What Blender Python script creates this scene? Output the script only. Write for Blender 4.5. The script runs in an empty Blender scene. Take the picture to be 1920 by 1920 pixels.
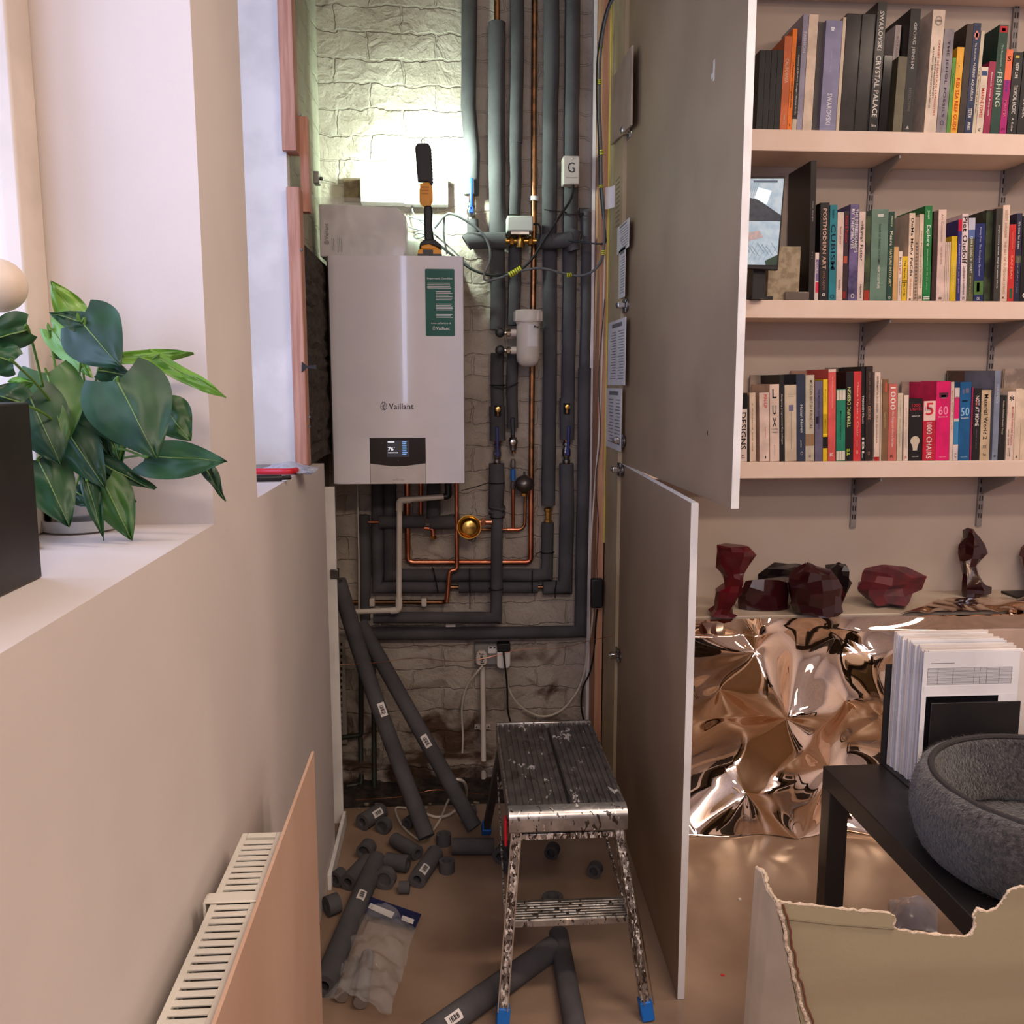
import bpy, bmesh, math, random
from mathutils import Vector as V, Matrix, noise
random.seed(7)
S = bpy.context.scene
COL = S.collection
PI = math.pi

# ---------------------------------------------------------------- camera
F = 1700.0; YAW = math.radians(4.04); PIT = math.radians(8.1); H = 1.47
FW = V((math.sin(YAW)*math.cos(PIT), math.cos(YAW)*math.cos(PIT), -math.sin(PIT)))
RT = V((math.cos(YAW), -math.sin(YAW), 0)); UP = RT.cross(FW); CAM = V((0, 0, H))
cd = bpy.data.cameras.new('camera'); cam = bpy.data.objects.new('camera', cd); COL.objects.link(cam)
cd.sensor_width = 36; cd.lens = F/1920*36; cd.clip_start = 0.02
cam.matrix_world = Matrix.Translation(CAM) @ Matrix((RT, UP, -FW)).transposed().to_4x4()
S.camera = cam
# ---------------------------------------------------------------- light and exposure
S.view_settings.view_transform = 'Standard'; S.view_settings.look = 'None'
S.view_settings.gamma = 1; S.view_settings.use_curve_mapping = False
S.view_settings.exposure = 0.05
W = bpy.data.worlds.new('world'); S.world = W; W.use_nodes = True
W.node_tree.nodes['Background'].inputs[0].default_value = (0.60, 0.70, 1.0, 1)
W.node_tree.nodes['Background'].inputs[1].default_value = 1.0

def area(name, loc, direction, sx, sy, power, color):
    l = bpy.data.lights.new(name, 'AREA'); l.shape = 'RECTANGLE'; l.size = sx; l.size_y = sy
    l.energy = power; l.color = color
    o = bpy.data.objects.new(name, l); COL.objects.link(o); o.location = loc
    o.rotation_euler = V(direction).to_track_quat('-Z', 'Y').to_euler(); return o
WARM = (1.0, 0.80, 0.64)
area('ceiling_light', (1.2, 0.7, 2.93), (0, 0.12, -1), 1.2, 0.25, 34, WARM)
area('ceiling_light', (0.3, -1.3, 2.93), (0, 0.35, -1), 1.6, 0.3, 62, WARM)
area('ceiling_light', (2.3, 1.9, 2.93), (0, 0.1, -1), 0.9, 0.25, 18, WARM)
area('daylight', (-1.7, 0.75, 2.0), (1, 0.25, -0.15), 1.4, 1.7, 41, (0.47, 0.60, 1.0))
area('daylight', (-.95, -1.5, 1.95), (1, 1.5, -0.12), 1.7, 1.3, 60, (0.58, 0.67, 1.0))
area('daylight', (-1.6, 2.05, 2.0), (1, 0.1, -0.15), 0.7, 1.7, 25, (0.42, 0.55, 1.0))

# ---------------------------------------------------------------- pixels to points (photo frame 1920)
def ray(x, y): return FW + RT*((x-960)/F) + UP*((960-y)/F)
def P(x, y, Y): d = ray(x, y); return CAM + d*(Y/d.y)
def PX(x, y, X): d = ray(x, y); return CAM + d*(X/d.x)
def PZ(x, y, Z): d = ray(x, y); return CAM + d*((Z-H)/d.z)

# ---------------------------------------------------------------- mesh helpers
class MB:
    def __init__(s): s.v = []; s.f = []
    def add(s, vs, fs):
        n = len(s.v); s.v += [V(p) for p in vs]; s.f += [[i+n for i in f] for f in fs]; return s
    def box(s, x0, x1, y0, y1, z0, z1):
        return s.hexa([(x0,y0,z0),(x1,y0,z0),(x1,y1,z0),(x0,y1,z0),(x0,y0,z1),(x1,y0,z1),(x1,y1,z1),(x0,y1,z1)])
    def hexa(s, p):
        return s.add(p, [(0,3,2,1),(4,5,6,7),(0,1,5,4),(1,2,6,5),(2,3,7,6),(3,0,4,7)])
    def pbox(s, x0, y0, x1, y1, Y, d, back=None):      # box whose front face fills the pixel rectangle at depth Y
        a = P(x0, y1, Y); b = P(x1, y0, Y); c = P(x0, y0, Y)
        return s.box((a.x+c.x)/2, b.x, Y, Y+d, a.z, b.z)
    def beam(s, a, b, w, t, side=None):                 # rectangular bar from a to b, w along side, t across
        a = V(a); b = V(b); d = (b-a).normalized()
        sd = V(side) if side is not None else d.cross(V((0,0,1)))
        if sd.length < 1e-4: sd = V((1,0,0))
        sd = (sd - d*sd.dot(d)).normalized(); n = d.cross(sd)
        p = []
        for c in (a, b):
            p += [c-sd*w/2-n*t/2, c+sd*w/2-n*t/2, c+sd*w/2+n*t/2, c-sd*w/2+n*t/2]
        return s.hexa(p)
    def tube(s, pts, r, seg=14, caps=True, inner=0):
        pts = [V(p) for p in pts]; n = len(pts)
        rs = r if isinstance(r, (list, tuple)) else [r]*n
        t0 = (pts[1]-pts[0]).normalized(); u = t0.orthogonal().normalized()
        rings = []; t = t0
        for i in range(n):
            tin = (pts[i]-pts[i-1]).normalized() if i > 0 else t0
            tout = (pts[i+1]-pts[i]).normalized() if i < n-1 else tin
            if i > 0:
                u = (u - tin*u.dot(tin)).normalized()
            w = tin.cross(u); nn = (tin+tout)
            nn = nn.normalized() if nn.length > 1e-5 else tin
            ring = []
            for k in range(seg):
                a = 2*PI*k/seg; off = (u*math.cos(a)+w*math.sin(a))*rs[i]
                dn = tin.dot(nn)
                if abs(dn) > .3: off = off - tin*(off.dot(nn)/dn)
                ring.append(pts[i]+off)
            rings.append(ring)
            u = (u - tout*u.dot(tout)).normalized()
        b = len(s.v)
        for rg in rings: s.v += rg
        for i in range(n-1):
            for k in range(seg):
                k2 = (k+1) % seg
                s.f.append([b+i*seg+k, b+i*seg+k2, b+(i+1)*seg+k2, b+(i+1)*seg+k])
        if caps and not inner:
            s.f.append([b+k for k in range(seg)][::-1]); s.f.append([b+(n-1)*seg+k for k in range(seg)])
        if inner:                                       # hollow end caps (open foam tube)
            for (ri, flip, dirn) in ((0, 1, t0), (n-1, 0, -(pts[-1]-pts[-2]).normalized())):
                c = pts[ri]; rg = rings[ri]; q = len(s.v)
                s.v += [c+(p-c)*inner for p in rg]; s.v += [c+(p-c)*inner+dirn*min(.04, (pts[-1]-pts[0]).length*.45) for p in rg]
                for k in range(seg):
                    k2 = (k+1) % seg
                    f1 = [b+ri*seg+k, b+ri*seg+k2, q+k2, q+k]; f2 = [q+k, q+k2, q+seg+k2, q+seg+k]
                    s.f.append(f1[::-1] if flip else f1); s.f.append(f2[::-1] if flip else f2)
                f3 = [q+seg+k for k in range(seg)]; s.f.append(f3[::-1] if flip else f3)
        return s
    def lathe(s, prof, c, axis=(0,0,1), seg=24):        # prof = [(r, h)...] along axis from c
        ax = V(axis).normalized(); u = ax.orthogonal().normalized(); w = ax.cross(u); c = V(c); b = len(s.v)
        for (r, h) in prof:
            for k in range(seg):
                a = 2*PI*k/seg; s.v.append(c+ax*h+(u*math.cos(a)+w*math.sin(a))*max(r, 1e-5))
        for i in range(len(prof)-1):
            for k in range(seg):
                k2 = (k+1) % seg; s.f.append([b+i*seg+k, b+i*seg+k2, b+(i+1)*seg+k2, b+(i+1)*seg+k])
        s.f.append([b+k for k in range(seg)][::-1]); s.f.append([b+(len(prof)-1)*seg+k for k in range(seg)])
        return s
    def cyl(s, a, b, r, seg=20):
        a = V(a); b = V(b); return s.lathe([(r, 0), (r, (b-a).length)], a, b-a, seg)
    def prism(s, poly, d):                              # polygon extruded by vector d
        n = len(poly); d = V(d); q = [V(p) for p in poly]
        return s.add(q+[p+d for p in q], [list(range(n))[::-1], [n+i for i in range(n)]] + [[i, (i+1) % n, n+(i+1) % n, n+i] for i in range(n)])
    def grid(s, fn, nu, nv):
        b = len(s.v)
        for i in range(nu+1):
            for j in range(nv+1): s.v.append(V(fn(i/nu, j/nv)))
        for i in range(nu):
            for j in range(nv):
                a = b+i*(nv+1)+j; s.f.append([a, a+1, a+nv+2, a+nv+1])
        return s
    def sphere(s, c, r, seg=20, sc=(1,1,1)):
        n = seg//2; b = len(s.v); c = V(c)
        for i in range(n+1):
            t = PI*i/n
            for k in range(seg):
                a = 2*PI*k/seg; rr = max(math.sin(t), 1e-4)
                s.v.append(c+V((rr*math.cos(a)*sc[0], rr*math.sin(a)*sc[1], math.cos(t)*sc[2]))*r)
        for i in range(n):
            for k in range(seg):
                k2 = (k+1) % seg; s.f.append([b+i*seg+k, b+(i+1)*seg+k, b+(i+1)*seg+k2, b+i*seg+k2])
        return s

def fillet(pts, r, n=6):
    pts = [V(p) for p in pts]; out = [pts[0]]
    for i in range(1, len(pts)-1):
        p = pts[i]; a = (pts[i-1]-p); b = (pts[i+1]-p); rr = min(r, a.length*.49, b.length*.49)
        s0 = p+a.normalized()*rr; s1 = p+b.normalized()*rr
        for k in range(n+1):
            t = k/n; out.append(s0*(1-t)**2 + p*2*t*(1-t) + s1*t*t)
    out.append(pts[-1]); return out
def smooth(pts, n=8):
    pts = [V(p) for p in pts]; q = [pts[0]*2-pts[1]]+pts+[pts[-1]*2-pts[-2]]; out = []
    for i in range(1, len(q)-2):
        for k in range(n):
            t = k/n; a, b, c, d = q[i-1], q[i], q[i+1], q[i+2]
            out.append(0.5*((2*b)+(c-a)*t+(2*a-5*b+4*c-d)*t*t+(-a+3*b-3*c+d)*t**3))
    out.append(pts[-1]); return out

def props(o, label=None, cat=None, group=None, kind=None):
    if label: o['label'] = label
    if cat: o['category'] = cat
    if group: o['group'] = group
    if kind: o['kind'] = kind
    return o
ORG = {}
def thing(name, label, cat, loc=(0,0,0), rot=None, group=None):
    o = bpy.data.objects.new(name, None); COL.objects.link(o); o.location = loc
    o.empty_display_size = .05
    if rot: o.rotation_euler = rot
    ORG[o.name] = V(loc) if rot is None else None       # None: children come in local coordinates
    return props(o, label, cat, group)
def O(name, mb, m, parent=None, label=None, cat=None, group=None, kind=None, bevel=0, smooth_ang=40, mod=None):
    me = bpy.data.meshes.new(name); vs = mb.v
    lo = V([min(p[i] for p in vs) for i in range(3)]); hi = V([max(p[i] for p in vs) for i in range(3)])
    org = V(((lo.x+hi.x)/2, (lo.y+hi.y)/2, lo.z))
    me.from_pydata([p-org for p in vs], [], mb.f); me.validate()
    bm = bmesh.new(); bm.from_mesh(me); bmesh.ops.recalc_face_normals(bm, faces=bm.faces); bm.to_mesh(me); bm.free()
    if smooth_ang:
        for p in me.polygons: p.use_smooth = True
        me.set_sharp_from_angle(angle=math.radians(smooth_ang))
    me.materials.append(m)
    o = bpy.data.objects.new(name, me); COL.objects.link(o)
    po = V((0,0,0))
    if parent is not None:
        o.parent = parent; po = ORG.get(parent.name); po = V((0,0,0)) if po is None else po
    o.location = org-po
    ORG[o.name] = org if (parent is None or ORG.get(parent.name) is not None) else org
    if bevel:
        b = o.modifiers.new('bevel', 'BEVEL'); b.width = bevel; b.segments = 2; b.limit_method = 'ANGLE'
    if mod: mod(o)
    return props(o, label, cat, group, kind)
def struct(name, mb, m, parent=None, **k): return O(name, mb, m, parent, kind='structure', **k)

def adopt(o, parent):                                   # make a finished thing a part of another one
    o.parent = parent; o.location = o.location-ORG[parent.name]
    for k in ('category', 'group'):
        if k in o: del o[k]
    return o
# ---------------------------------------------------------------- materials
def lin(c):
    f = lambda u: u/12.92 if u <= .04045 else ((u+.055)/1.055)**2.4
    return tuple(f(u/255) for u in c[:3])+(1,)
def nd(nt, t, **k):
    n = nt.nodes.new(t)
    for a, b in k.items(): setattr(n, a, b)
    return n
MC = {}
def mat(name, c, rough=.6, metal=0, c2=None, scale=8, bump=0, bs=60, spec=.5, trans=0, alpha=1, emit=0, coat=0, stretch=None, lo=.4, hi=.6, sheen=0, det=4):
    if name in MC: return MC[name]
    m = bpy.data.materials.new(name); m.use_nodes = True; nt = m.node_tree; b = nt.nodes['Principled BSDF']
    b.inputs['Base Color'].default_value = lin(c); b.inputs['Roughness'].default_value = rough; b.inputs['Metallic'].default_value = metal
    b.inputs['Specular IOR Level'].default_value = spec; b.inputs['Transmission Weight'].default_value = trans
    b.inputs['Alpha'].default_value = alpha; b.inputs['Coat Weight'].default_value = coat; b.inputs['Sheen Weight'].default_value = sheen
    if emit: b.inputs['Emission Color'].default_value = lin(c); b.inputs['Emission Strength'].default_value = emit
    L = nt.links.new; g = nd(nt, 'ShaderNodeNewGeometry'); mp = nd(nt, 'ShaderNodeMapping')
    L(g.outputs['Position'], mp.inputs['Vector'])
    if stretch: mp.inputs['Scale'].default_value = stretch
    if c2 is None: c2 = tuple(max(0, u*.93) for u in c)
    n = nd(nt, 'ShaderNodeTexNoise'); n.inputs['Scale'].default_value = scale; n.inputs['Detail'].default_value = det
    L(mp.outputs[0], n.inputs['Vector'])
    r = nd(nt, 'ShaderNodeMapRange'); r.inputs[1].default_value = lo; r.inputs[2].default_value = hi; L(n.outputs[0], r.inputs[0])
    mx = nd(nt, 'ShaderNodeMix', data_type='RGBA'); mx.inputs[6].default_value = lin(c); mx.inputs[7].default_value = lin(c2)
    L(r.outputs[0], mx.inputs[0]); L(mx.outputs[2], b.inputs['Base Color'])
    if bump:
        n2 = nd(nt, 'ShaderNodeTexNoise'); n2.inputs['Scale'].default_value = bs; n2.inputs['Detail'].default_value = 6
        L(g.outputs['Position'], n2.inputs['Vector']); bp = nd(nt, 'ShaderNodeBump'); bp.inputs['Strength'].default_value = bump
        bp.inputs['Distance'].default_value = .01; L(n2.outputs[0], bp.inputs['Height']); L(bp.outputs[0], b.inputs['Normal'])
    MC[name] = m; return m

def brick_mat(name, axis, c1, c2, stain, low=0.0):
    m = bpy.data.materials.new(name); m.use_nodes = True; nt = m.node_tree; b = nt.nodes['Principled BSDF']; L = nt.links.new
    b.inputs['Roughness'].default_value = .75
    g = nd(nt, 'ShaderNodeNewGeometry'); sp = nd(nt, 'ShaderNodeSeparateXYZ'); cb = nd(nt, 'ShaderNodeCombineXYZ')
    L(g.outputs['Position'], sp.inputs[0]); L(sp.outputs[axis], cb.inputs[0]); L(sp.outputs[2], cb.inputs[1])
    dn = nd(nt, 'ShaderNodeTexNoise'); dn.inputs['Scale'].default_value = 14; dn.inputs['Detail'].default_value = 5; L(g.outputs['Position'], dn.inputs['Vector'])
    vs = nd(nt, 'ShaderNodeVectorMath', operation='SCALE'); vs.inputs['Scale'].default_value = .05; L(dn.outputs['Color'], vs.inputs[0])
    va = nd(nt, 'ShaderNodeVectorMath', operation='ADD'); L(cb.outputs[0], va.inputs[0]); L(vs.outputs[0], va.inputs[1])
    bt = nd(nt, 'ShaderNodeTexBrick'); bt.inputs['Scale'].default_value = 1; bt.inputs['Brick Width'].default_value = .235
    bt.inputs['Row Height'].default_value = .084; bt.inputs['Mortar Size'].default_value = .005; bt.inputs['Mortar Smooth'].default_value = .6
    L(va.outputs[0], bt.inputs['Vector'])
    n1 = nd(nt, 'ShaderNodeTexNoise'); n1.inputs['Scale'].default_value = 60; n1.inputs['Detail'].default_value = 12; n1.inputs['Roughness'].default_value = .7; L(g.outputs['Position'], n1.inputs['Vector'])
    n3 = nd(nt, 'ShaderNodeTexNoise'); n3.inputs['Scale'].default_value = 12; n3.inputs['Detail'].default_value = 9; n3.inputs['Distortion'].default_value = 1.5; L(g.outputs['Position'], n3.inputs['Vector'])
    inv = nd(nt, 'ShaderNodeMath', operation='MULTIPLY'); inv.inputs[1].default_value = -.9; L(bt.outputs['Fac'], inv.inputs[0])
    a1 = nd(nt, 'ShaderNodeMath', operation='ADD'); L(inv.outputs[0], a1.inputs[0]); L(n1.outputs[0], a1.inputs[1])
    m3 = nd(nt, 'ShaderNodeMath', operation='MULTIPLY'); m3.inputs[1].default_value = 2.2; L(n3.outputs[0], m3.inputs[0])
    a2 = nd(nt, 'ShaderNodeMath', operation='ADD'); L(a1.outputs[0], a2.inputs[0]); L(m3.outputs[0], a2.inputs[1])
    bp = nd(nt, 'ShaderNodeBump'); bp.inputs['Strength'].default_value = .85; bp.inputs['Distance'].default_value = .009
    L(a2.outputs[0], bp.inputs['Height']); L(bp.outputs[0], b.inputs['Normal'])
    n4 = nd(nt, 'ShaderNodeTexNoise'); n4.inputs['Scale'].default_value = 5; n4.inputs['Detail'].default_value = 9; L(g.outputs['Position'], n4.inputs['Vector'])
    r = nd(nt, 'ShaderNodeMapRange'); r.inputs[1].default_value = .42; r.inputs[2].default_value = .66; L(n4.outputs[0], r.inputs[0])
    mx = nd(nt, 'ShaderNodeMix', data_type='RGBA'); mx.inputs[6].default_value = lin(c1); mx.inputs[7].default_value = lin(c2); L(r.outputs[0], mx.inputs[0])
    # rust and damp marks that gather near the floor and under the boiler
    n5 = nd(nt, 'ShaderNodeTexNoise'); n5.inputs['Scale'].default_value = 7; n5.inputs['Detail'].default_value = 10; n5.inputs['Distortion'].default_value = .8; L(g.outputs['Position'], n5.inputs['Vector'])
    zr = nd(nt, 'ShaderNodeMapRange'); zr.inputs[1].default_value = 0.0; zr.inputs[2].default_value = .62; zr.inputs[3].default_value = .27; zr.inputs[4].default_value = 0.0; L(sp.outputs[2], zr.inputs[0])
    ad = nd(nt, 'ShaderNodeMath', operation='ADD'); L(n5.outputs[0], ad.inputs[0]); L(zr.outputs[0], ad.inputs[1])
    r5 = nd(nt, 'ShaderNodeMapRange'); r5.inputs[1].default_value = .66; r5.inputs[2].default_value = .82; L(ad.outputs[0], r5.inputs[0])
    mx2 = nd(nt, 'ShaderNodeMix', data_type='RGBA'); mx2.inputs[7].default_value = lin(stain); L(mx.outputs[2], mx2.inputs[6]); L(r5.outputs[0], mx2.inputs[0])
    L(mx2.outputs[2], b.inputs['Base Color'])
    return m
def specks(name, base, bm, fleck, f2, rough, metal, scale=45, th=.6, stretch=(1,1,1)):  # paint-splashed metal
    m = mat(name, base, rough, metal, c2=tuple(u*.8 for u in base), scale=20); nt = m.node_tree; L = nt.links.new; b = nt.nodes['Principled BSDF']
    old = b.inputs['Base Color'].links[0].from_socket
    g = nd(nt, 'ShaderNodeNewGeometry'); mp = nd(nt, 'ShaderNodeMapping'); mp.inputs['Scale'].default_value = stretch; L(g.outputs['Position'], mp.inputs['Vector'])
    for (col, sc, t) in ((fleck, scale, th), (f2, scale*.7, th+.03)):
        n = nd(nt, 'ShaderNodeTexNoise'); n.inputs['Scale'].default_value = sc; n.inputs['Detail'].default_value = 6; n.inputs['Distortion'].default_value = .6; L(mp.outputs[0], n.inputs['Vector'])
        r = nd(nt, 'ShaderNodeMapRange'); r.inputs[1].default_value = t; r.inputs[2].default_value = t+.02; L(n.outputs[0], r.inputs[0])
        mx = nd(nt, 'ShaderNodeMix', data_type='RGBA'); mx.inputs[7].default_value = lin(col); L(old, mx.inputs[6]); L(r.outputs[0], mx.inputs[0]); old = mx.outputs[2]
        if metal:
            s = nd(nt, 'ShaderNodeMath', operation='SUBTRACT'); s.inputs[0].default_value = metal; L(r.outputs[0], s.inputs[1]); s.use_clamp = True
            if not b.inputs['Metallic'].links: L(s.outputs[0], b.inputs['Metallic'])
    L(old, b.inputs['Base Color']); return m

wallp = mat('painted_plaster', (216,205,199), .75, c2=(209,198,192), scale=2.2, bump=.04, bs=90)
white = mat('white_paint', (226,222,218), .55, bump=.03, bs=120)
shelfp = mat('cream_shelf_paint', (228,204,188), .55, c2=(224,198,180), bump=.02)
roomw = mat('shelf_wall_paint', (186,170,156), .8, c2=(180,163,148), scale=2)
cement = mat('ledge_paint', (186,172,155), .45, c2=(170,152,132), scale=5)
floorm = mat('polished_concrete', (154,130,110), .3, c2=(126,102,84), scale=3.5, bump=.03, bs=9, lo=.35, hi=.68, det=9)
brick_b = brick_mat('painted_brick_back', 0, (186,174,160), (160,146,132), (84,62,46))
brick_l = brick_mat('painted_brick_side', 1, (176,172,152), (150,144,126), (80,60,44))
wood = mat('pine', (196,146,112), .6, c2=(176,122,90), scale=6, stretch=(12,12,.6), bump=.05)
studw = mat('pine_stud', (190,142,120), .65, c2=(170,118,98), scale=8, stretch=(14,14,.7), bump=.05)
mdf = mat('door_inner_face', (146,121,94), .6, c2=(134,110,84), scale=3, bump=.02, det=8)
boardm = mat('raw_board', (204,170,148), .6, c2=(194,158,136), scale=4, stretch=(3,1,.5))
foam = mat('foam_insulation', (84,82,84), .92, c2=(72,70,72), scale=7, bump=.22, bs=420, spec=.25)
foamd = mat('foam_hollow', (70,68,70), .95, bump=.2, bs=300, spec=.2)
copper = mat('copper', (228,150,118), .32, 1, c2=(196,118,88), scale=14)
oldcopper = mat('aged_copper', (176,118,78), .38, 1, c2=(120,90,62), scale=25)
dullpipe = mat('blackened_pipe', (70,58,50), .5, .6, c2=(56,66,58), scale=30)
brass = mat('brass', (216,176,104), .24, 1, c2=(176,134,66), scale=20)
gold = mat('gold_plated', (236,196,104), .22, 1)
chrome = mat('chrome', (206,204,200), .14, 1)
steel = mat('steel', (150,148,146), .3, 1, c2=(120,118,116), scale=20)
darkst = mat('grey_vessel', (108,100,94), .32, .85)
blackp = mat('black_plastic', (22,21,22), .42)
blacks = mat('satin_black', (26,23,22), .45, c2=(34,29,27), scale=10)
tie = mat('cable_tie', (14,14,15), .4)
blue = mat('blue_lever', (24,70,190), .4); dblue = mat('dark_blue_lever', (34,42,110), .45)
pvc = mat('white_pvc', (206,196,184), .42, c2=(196,184,170))
cablew = mat('white_cable', (206,196,180), .5); cableg = mat('grey_cable', (92,94,96), .5); cableb = mat('black_cable', (20,20,21), .45)
yel = mat('yellow_sleeve', (220,222,40), .5); red = mat('red_plastic', (206,24,44), .4)
enamel = mat('boiler_enamel', (228,224,230), .16, c2=(224,220,227), coat=.5)
silverp = mat('silver_flap', (206,198,194), .35)
glossb = mat('gloss_black', (16,14,16), .12)
green = mat('green_card', (24,96,84), .6)
paper = mat('paper', (226,220,216), .8); paper2 = mat('papers_warm', (222,208,196), .8, c2=(206,190,176), scale=30, stretch=(30,1,1))
ink = mat('ink', (40,38,40), .8); whitei = mat('white_ink', (235,235,235), .7); greyi = mat('grey_ink', (120,116,114), .8)
clearp = mat('clear_plastic', (235,238,240), .12, alpha=.22, bump=.5, bs=30)
glass = mat('glass', (250,252,252), .03, alpha=.12)

# ---------------------------------------------------------------- lettering
def text(body, c, right, up, w, h, m, parent, name='lettering', bold=0, bag=None, squash=True):
    cu = bpy.data.curves.new('t', 'FONT'); cu.body = body; cu.resolution_u = 2; cu.offset = bold
    cu.space_character = 1.05
    t = bpy.data.objects.new('t', cu); me = bpy.data.meshes.new_from_object(t)
    bpy.data.objects.remove(t)
    if not me.vertices: return None
    xs = [v.co.x for v in me.vertices]; ys = [v.co.y for v in me.vertices]
    x0, x1, y0, y1 = min(xs), max(xs), min(ys), max(ys); sx = w/max(x1-x0, 1e-6); sy = h/max(y1-y0, 1e-6)
    if not squash: sx = sy = min(sx, sy)
    right = V(right).normalized(); up = V(up).normalized(); c = V(c)
    mb = MB(); mb.v = [c+right*((v.co.x-(x0+x1)/2)*sx)+up*((v.co.y-(y0+y1)/2)*sy) for v in me.vertices]
    mb.f = [list(p.vertices) for p in me.polygons]
    bpy.data.meshes.remove(me)
    if bag is not None: bag.add(mb.v, mb.f); return None
    return O(name, mb, m, parent, smooth_ang=0)
XR = V((1,0,0)); ZU = V((0,0,1))
def lines(mb, x0, x1, z0, z1, Y, n, right=XR, up=ZU, frac=.45, c0=None, rag=.2):    # small unreadable print as fine rules
    for i in range(n):
        zz = z1-(z1-z0)*(i+.5)/n; h = (z1-z0)/n*frac/2; e = x1-(x1-x0)*rag*random.random()
        if c0 is None: mb.add([(x0,Y,zz-h),(e,Y,zz-h),(e,Y,zz+h),(x0,Y,zz+h)], [(0,1,2,3)])
        else: mb.add([c0+right*x0+up*(zz-h), c0+right*e+up*(zz-h), c0+right*e+up*(zz+h), c0+right*x0+up*(zz+h)], [(0,1,2,3)])

# ================================================================ STRUCTURE
struct('floor', MB().box(-2.2, 4.2, -2.6, 3.5, -.06, 0), floorm)
struct('ceiling', MB().box(-2.2, 4.2, -2.6, 3.5, 2.96, 3.02), white)
struct('wall_back', MB().box(-.62, .60, 3.34, 3.42, 0, 2.96), brick_b)
up_m = MB(); up_m.grid(lambda u, v: (-.435+.96*u, 3.205+.012*noise.noise(V((u*9, v*3, 2)))+.13*max(0, (v-.6)/.4), .075*min(1, v/.6)+.006*noise.noise(V((u*14, v*5, 8)))*v), 60, 10)
struct('trim_2', up_m, brick_b)
struct('wall_back_shelves', MB().box(.60, 4.2, 3.17, 3.42, 0, 2.96), roomw)
struct('wall_behind', MB().box(-2.2, 4.2, -2.66, -2.6, 0, 2.96), wallp)
struct('wall_right', MB().box(3.6, 3.7, -2.6, 3.17, 0, 2.96), wallp)
XL = -.365
ZLOW = P(618, 920, 2.9).z
lw = MB(); lw.box(-.64, XL, -2.6, 2.42, 0, 1.252); lw.box(-.64, XL, 2.42, 2.70, 0, 1.235); lw.box(-.64, -.415, 2.70, 2.93, 0, ZLOW)
lw.box(-.64, XL, 1.428, 1.752, 1.252, 2.96)
lw.box(-.64, XL, -2.6, -2.3, 1.252, 2.96); lw.box(-.64, XL, -.35, .15, 1.252, 2.96); lw.box(-.64, XL, -2.3, -.35, 2.75, 2.96); lw.box(-.64, XL, .15, 1.428, 2.75, 2.96); lw.box(-.64, XL, 1.752, 2.42, 2.75, 2.96)
struct('wall_left', lw, wallp)
rv = MB(); rv.box(-.64, -.398, 2.42, 2.46, 1.252, 2.96)
struct('wall_left_reveal', rv, white)
struct('wall_alcove', MB().box(-.64, -.435, 2.46, 3.34, 1.10, 2.96), brick_l)
struct('wall_alcove_lower', MB().box(-.64, -.435, 2.93, 3.34, 0, 1.10), brick_l)
struct('wall_partition', MB().box(.575, .60, 2.955, 3.34, 0, 2.96), mat('partition', (150,130,112), .6))
for n, (a, b) in enumerate(((.15, 1.428), (1.752, 2.42), (-2.3, -.35))):
    fr = MB()
    fr.box(-.64, -.59, b-.075, b, 1.252, 2.75); fr.box(-.64, -.59, a, a+.06, 1.252, 2.75)
    fr.box(-.64, -.59, a, b, 1.252, 1.31); fr.box(-.64, -.59, a, b, 2.69, 2.75)
    w = struct('window_%d' % (n+1), fr, mat('window_frame_paint', (222,206,190), .5), bevel=.004)
    struct('pane', MB().box(-.618, -.612, a+.05, b-.06, 1.30, 2.70), glass, w)
# white trim along the cut end of the low wall, and the little skirting strip on the floor
tr = MB(); a = P(608, 920, 2.94); 
tr.box(-.406, -.364, 2.915, 2.93, 0, ZLOW+.01)
t1 = struct('trim_1', tr, white)
sk = MB(); sk.box(-.364, -.352, 2.50, 2.90, 0, .05)
struct('baseboard_left', sk, white, bevel=.002)
ld = MB(); ld.box(.60, 3.6, 2.86, 3.17, .05, .707)
struct('wall_ledge', ld, cement, bevel=.004)

# ================================================================ ALCOVE TIMBER, DOORS
def stud(px0, y0, px1, y1, pxa, pxb, Y, d, label, m=studw):   # top edge px0..px1 at y0, bottom pxa..pxb at y1
    tl, t_r, bl, br = P(px0, y0, Y), P(px1, y0, Y), P(pxa, y1, Y), P(pxb, y1, Y)
    o = O('timber_stud', MB().prism([bl, br, t_r, tl], (0, d, 0)), m); return props(o, label, 'timber', 'timber studs at the window edge')
# studs are real upright boards fixed to the pier end
def ub(x0, x1, y0, y1, z0, z1): return MB().box(x0, x1, y0, y1, z0, z1)
s1 = thing('timber_stud', 'upper pink primed timber batten with one screw, ending above the white notch', 'timber', (-.39, 2.42, 1.2))
zt = P(565, 282, 2.40).z; zb = P(565, 350, 2.40).z; zl = P(590, 858, 2.41).z
O('board', ub(-.405, -.371, 2.40, 2.46, zt, 2.96), studw, s1)
p = P(562, 215, 2.399); O('screw_head', MB().lathe([(.004, 0), (.003, .002)], p, (0,-1,0), 10), steel, s1)
s2 = thing('timber_stud', 'long lower pink timber batten with screws beside the boiler', 'timber', (-.39, 2.42, 1.25))
O('board', ub(-.399, -.366, 2.40, 2.455, 1.253, zb), studw, s2, bevel=.003)
for q in ((565, 468), (580, 782), (580, 800)):
    O('screw_head', MB().lathe([(.004, 0), (.003, .002)], P(*q, 2.399), (0,-1,0), 10), steel, s2)
z1 = P(585, 220, 2.47).z; z2 = P(590, 398, 2.47).z
props(O('timber_stud', ub(-.371, -.350, 2.461, 2.50, z2, z1), studw), 'short middle timber batten overlapping behind the two pink ones', 'timber')
z3 = P(578, 688, 2.395).z
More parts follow.
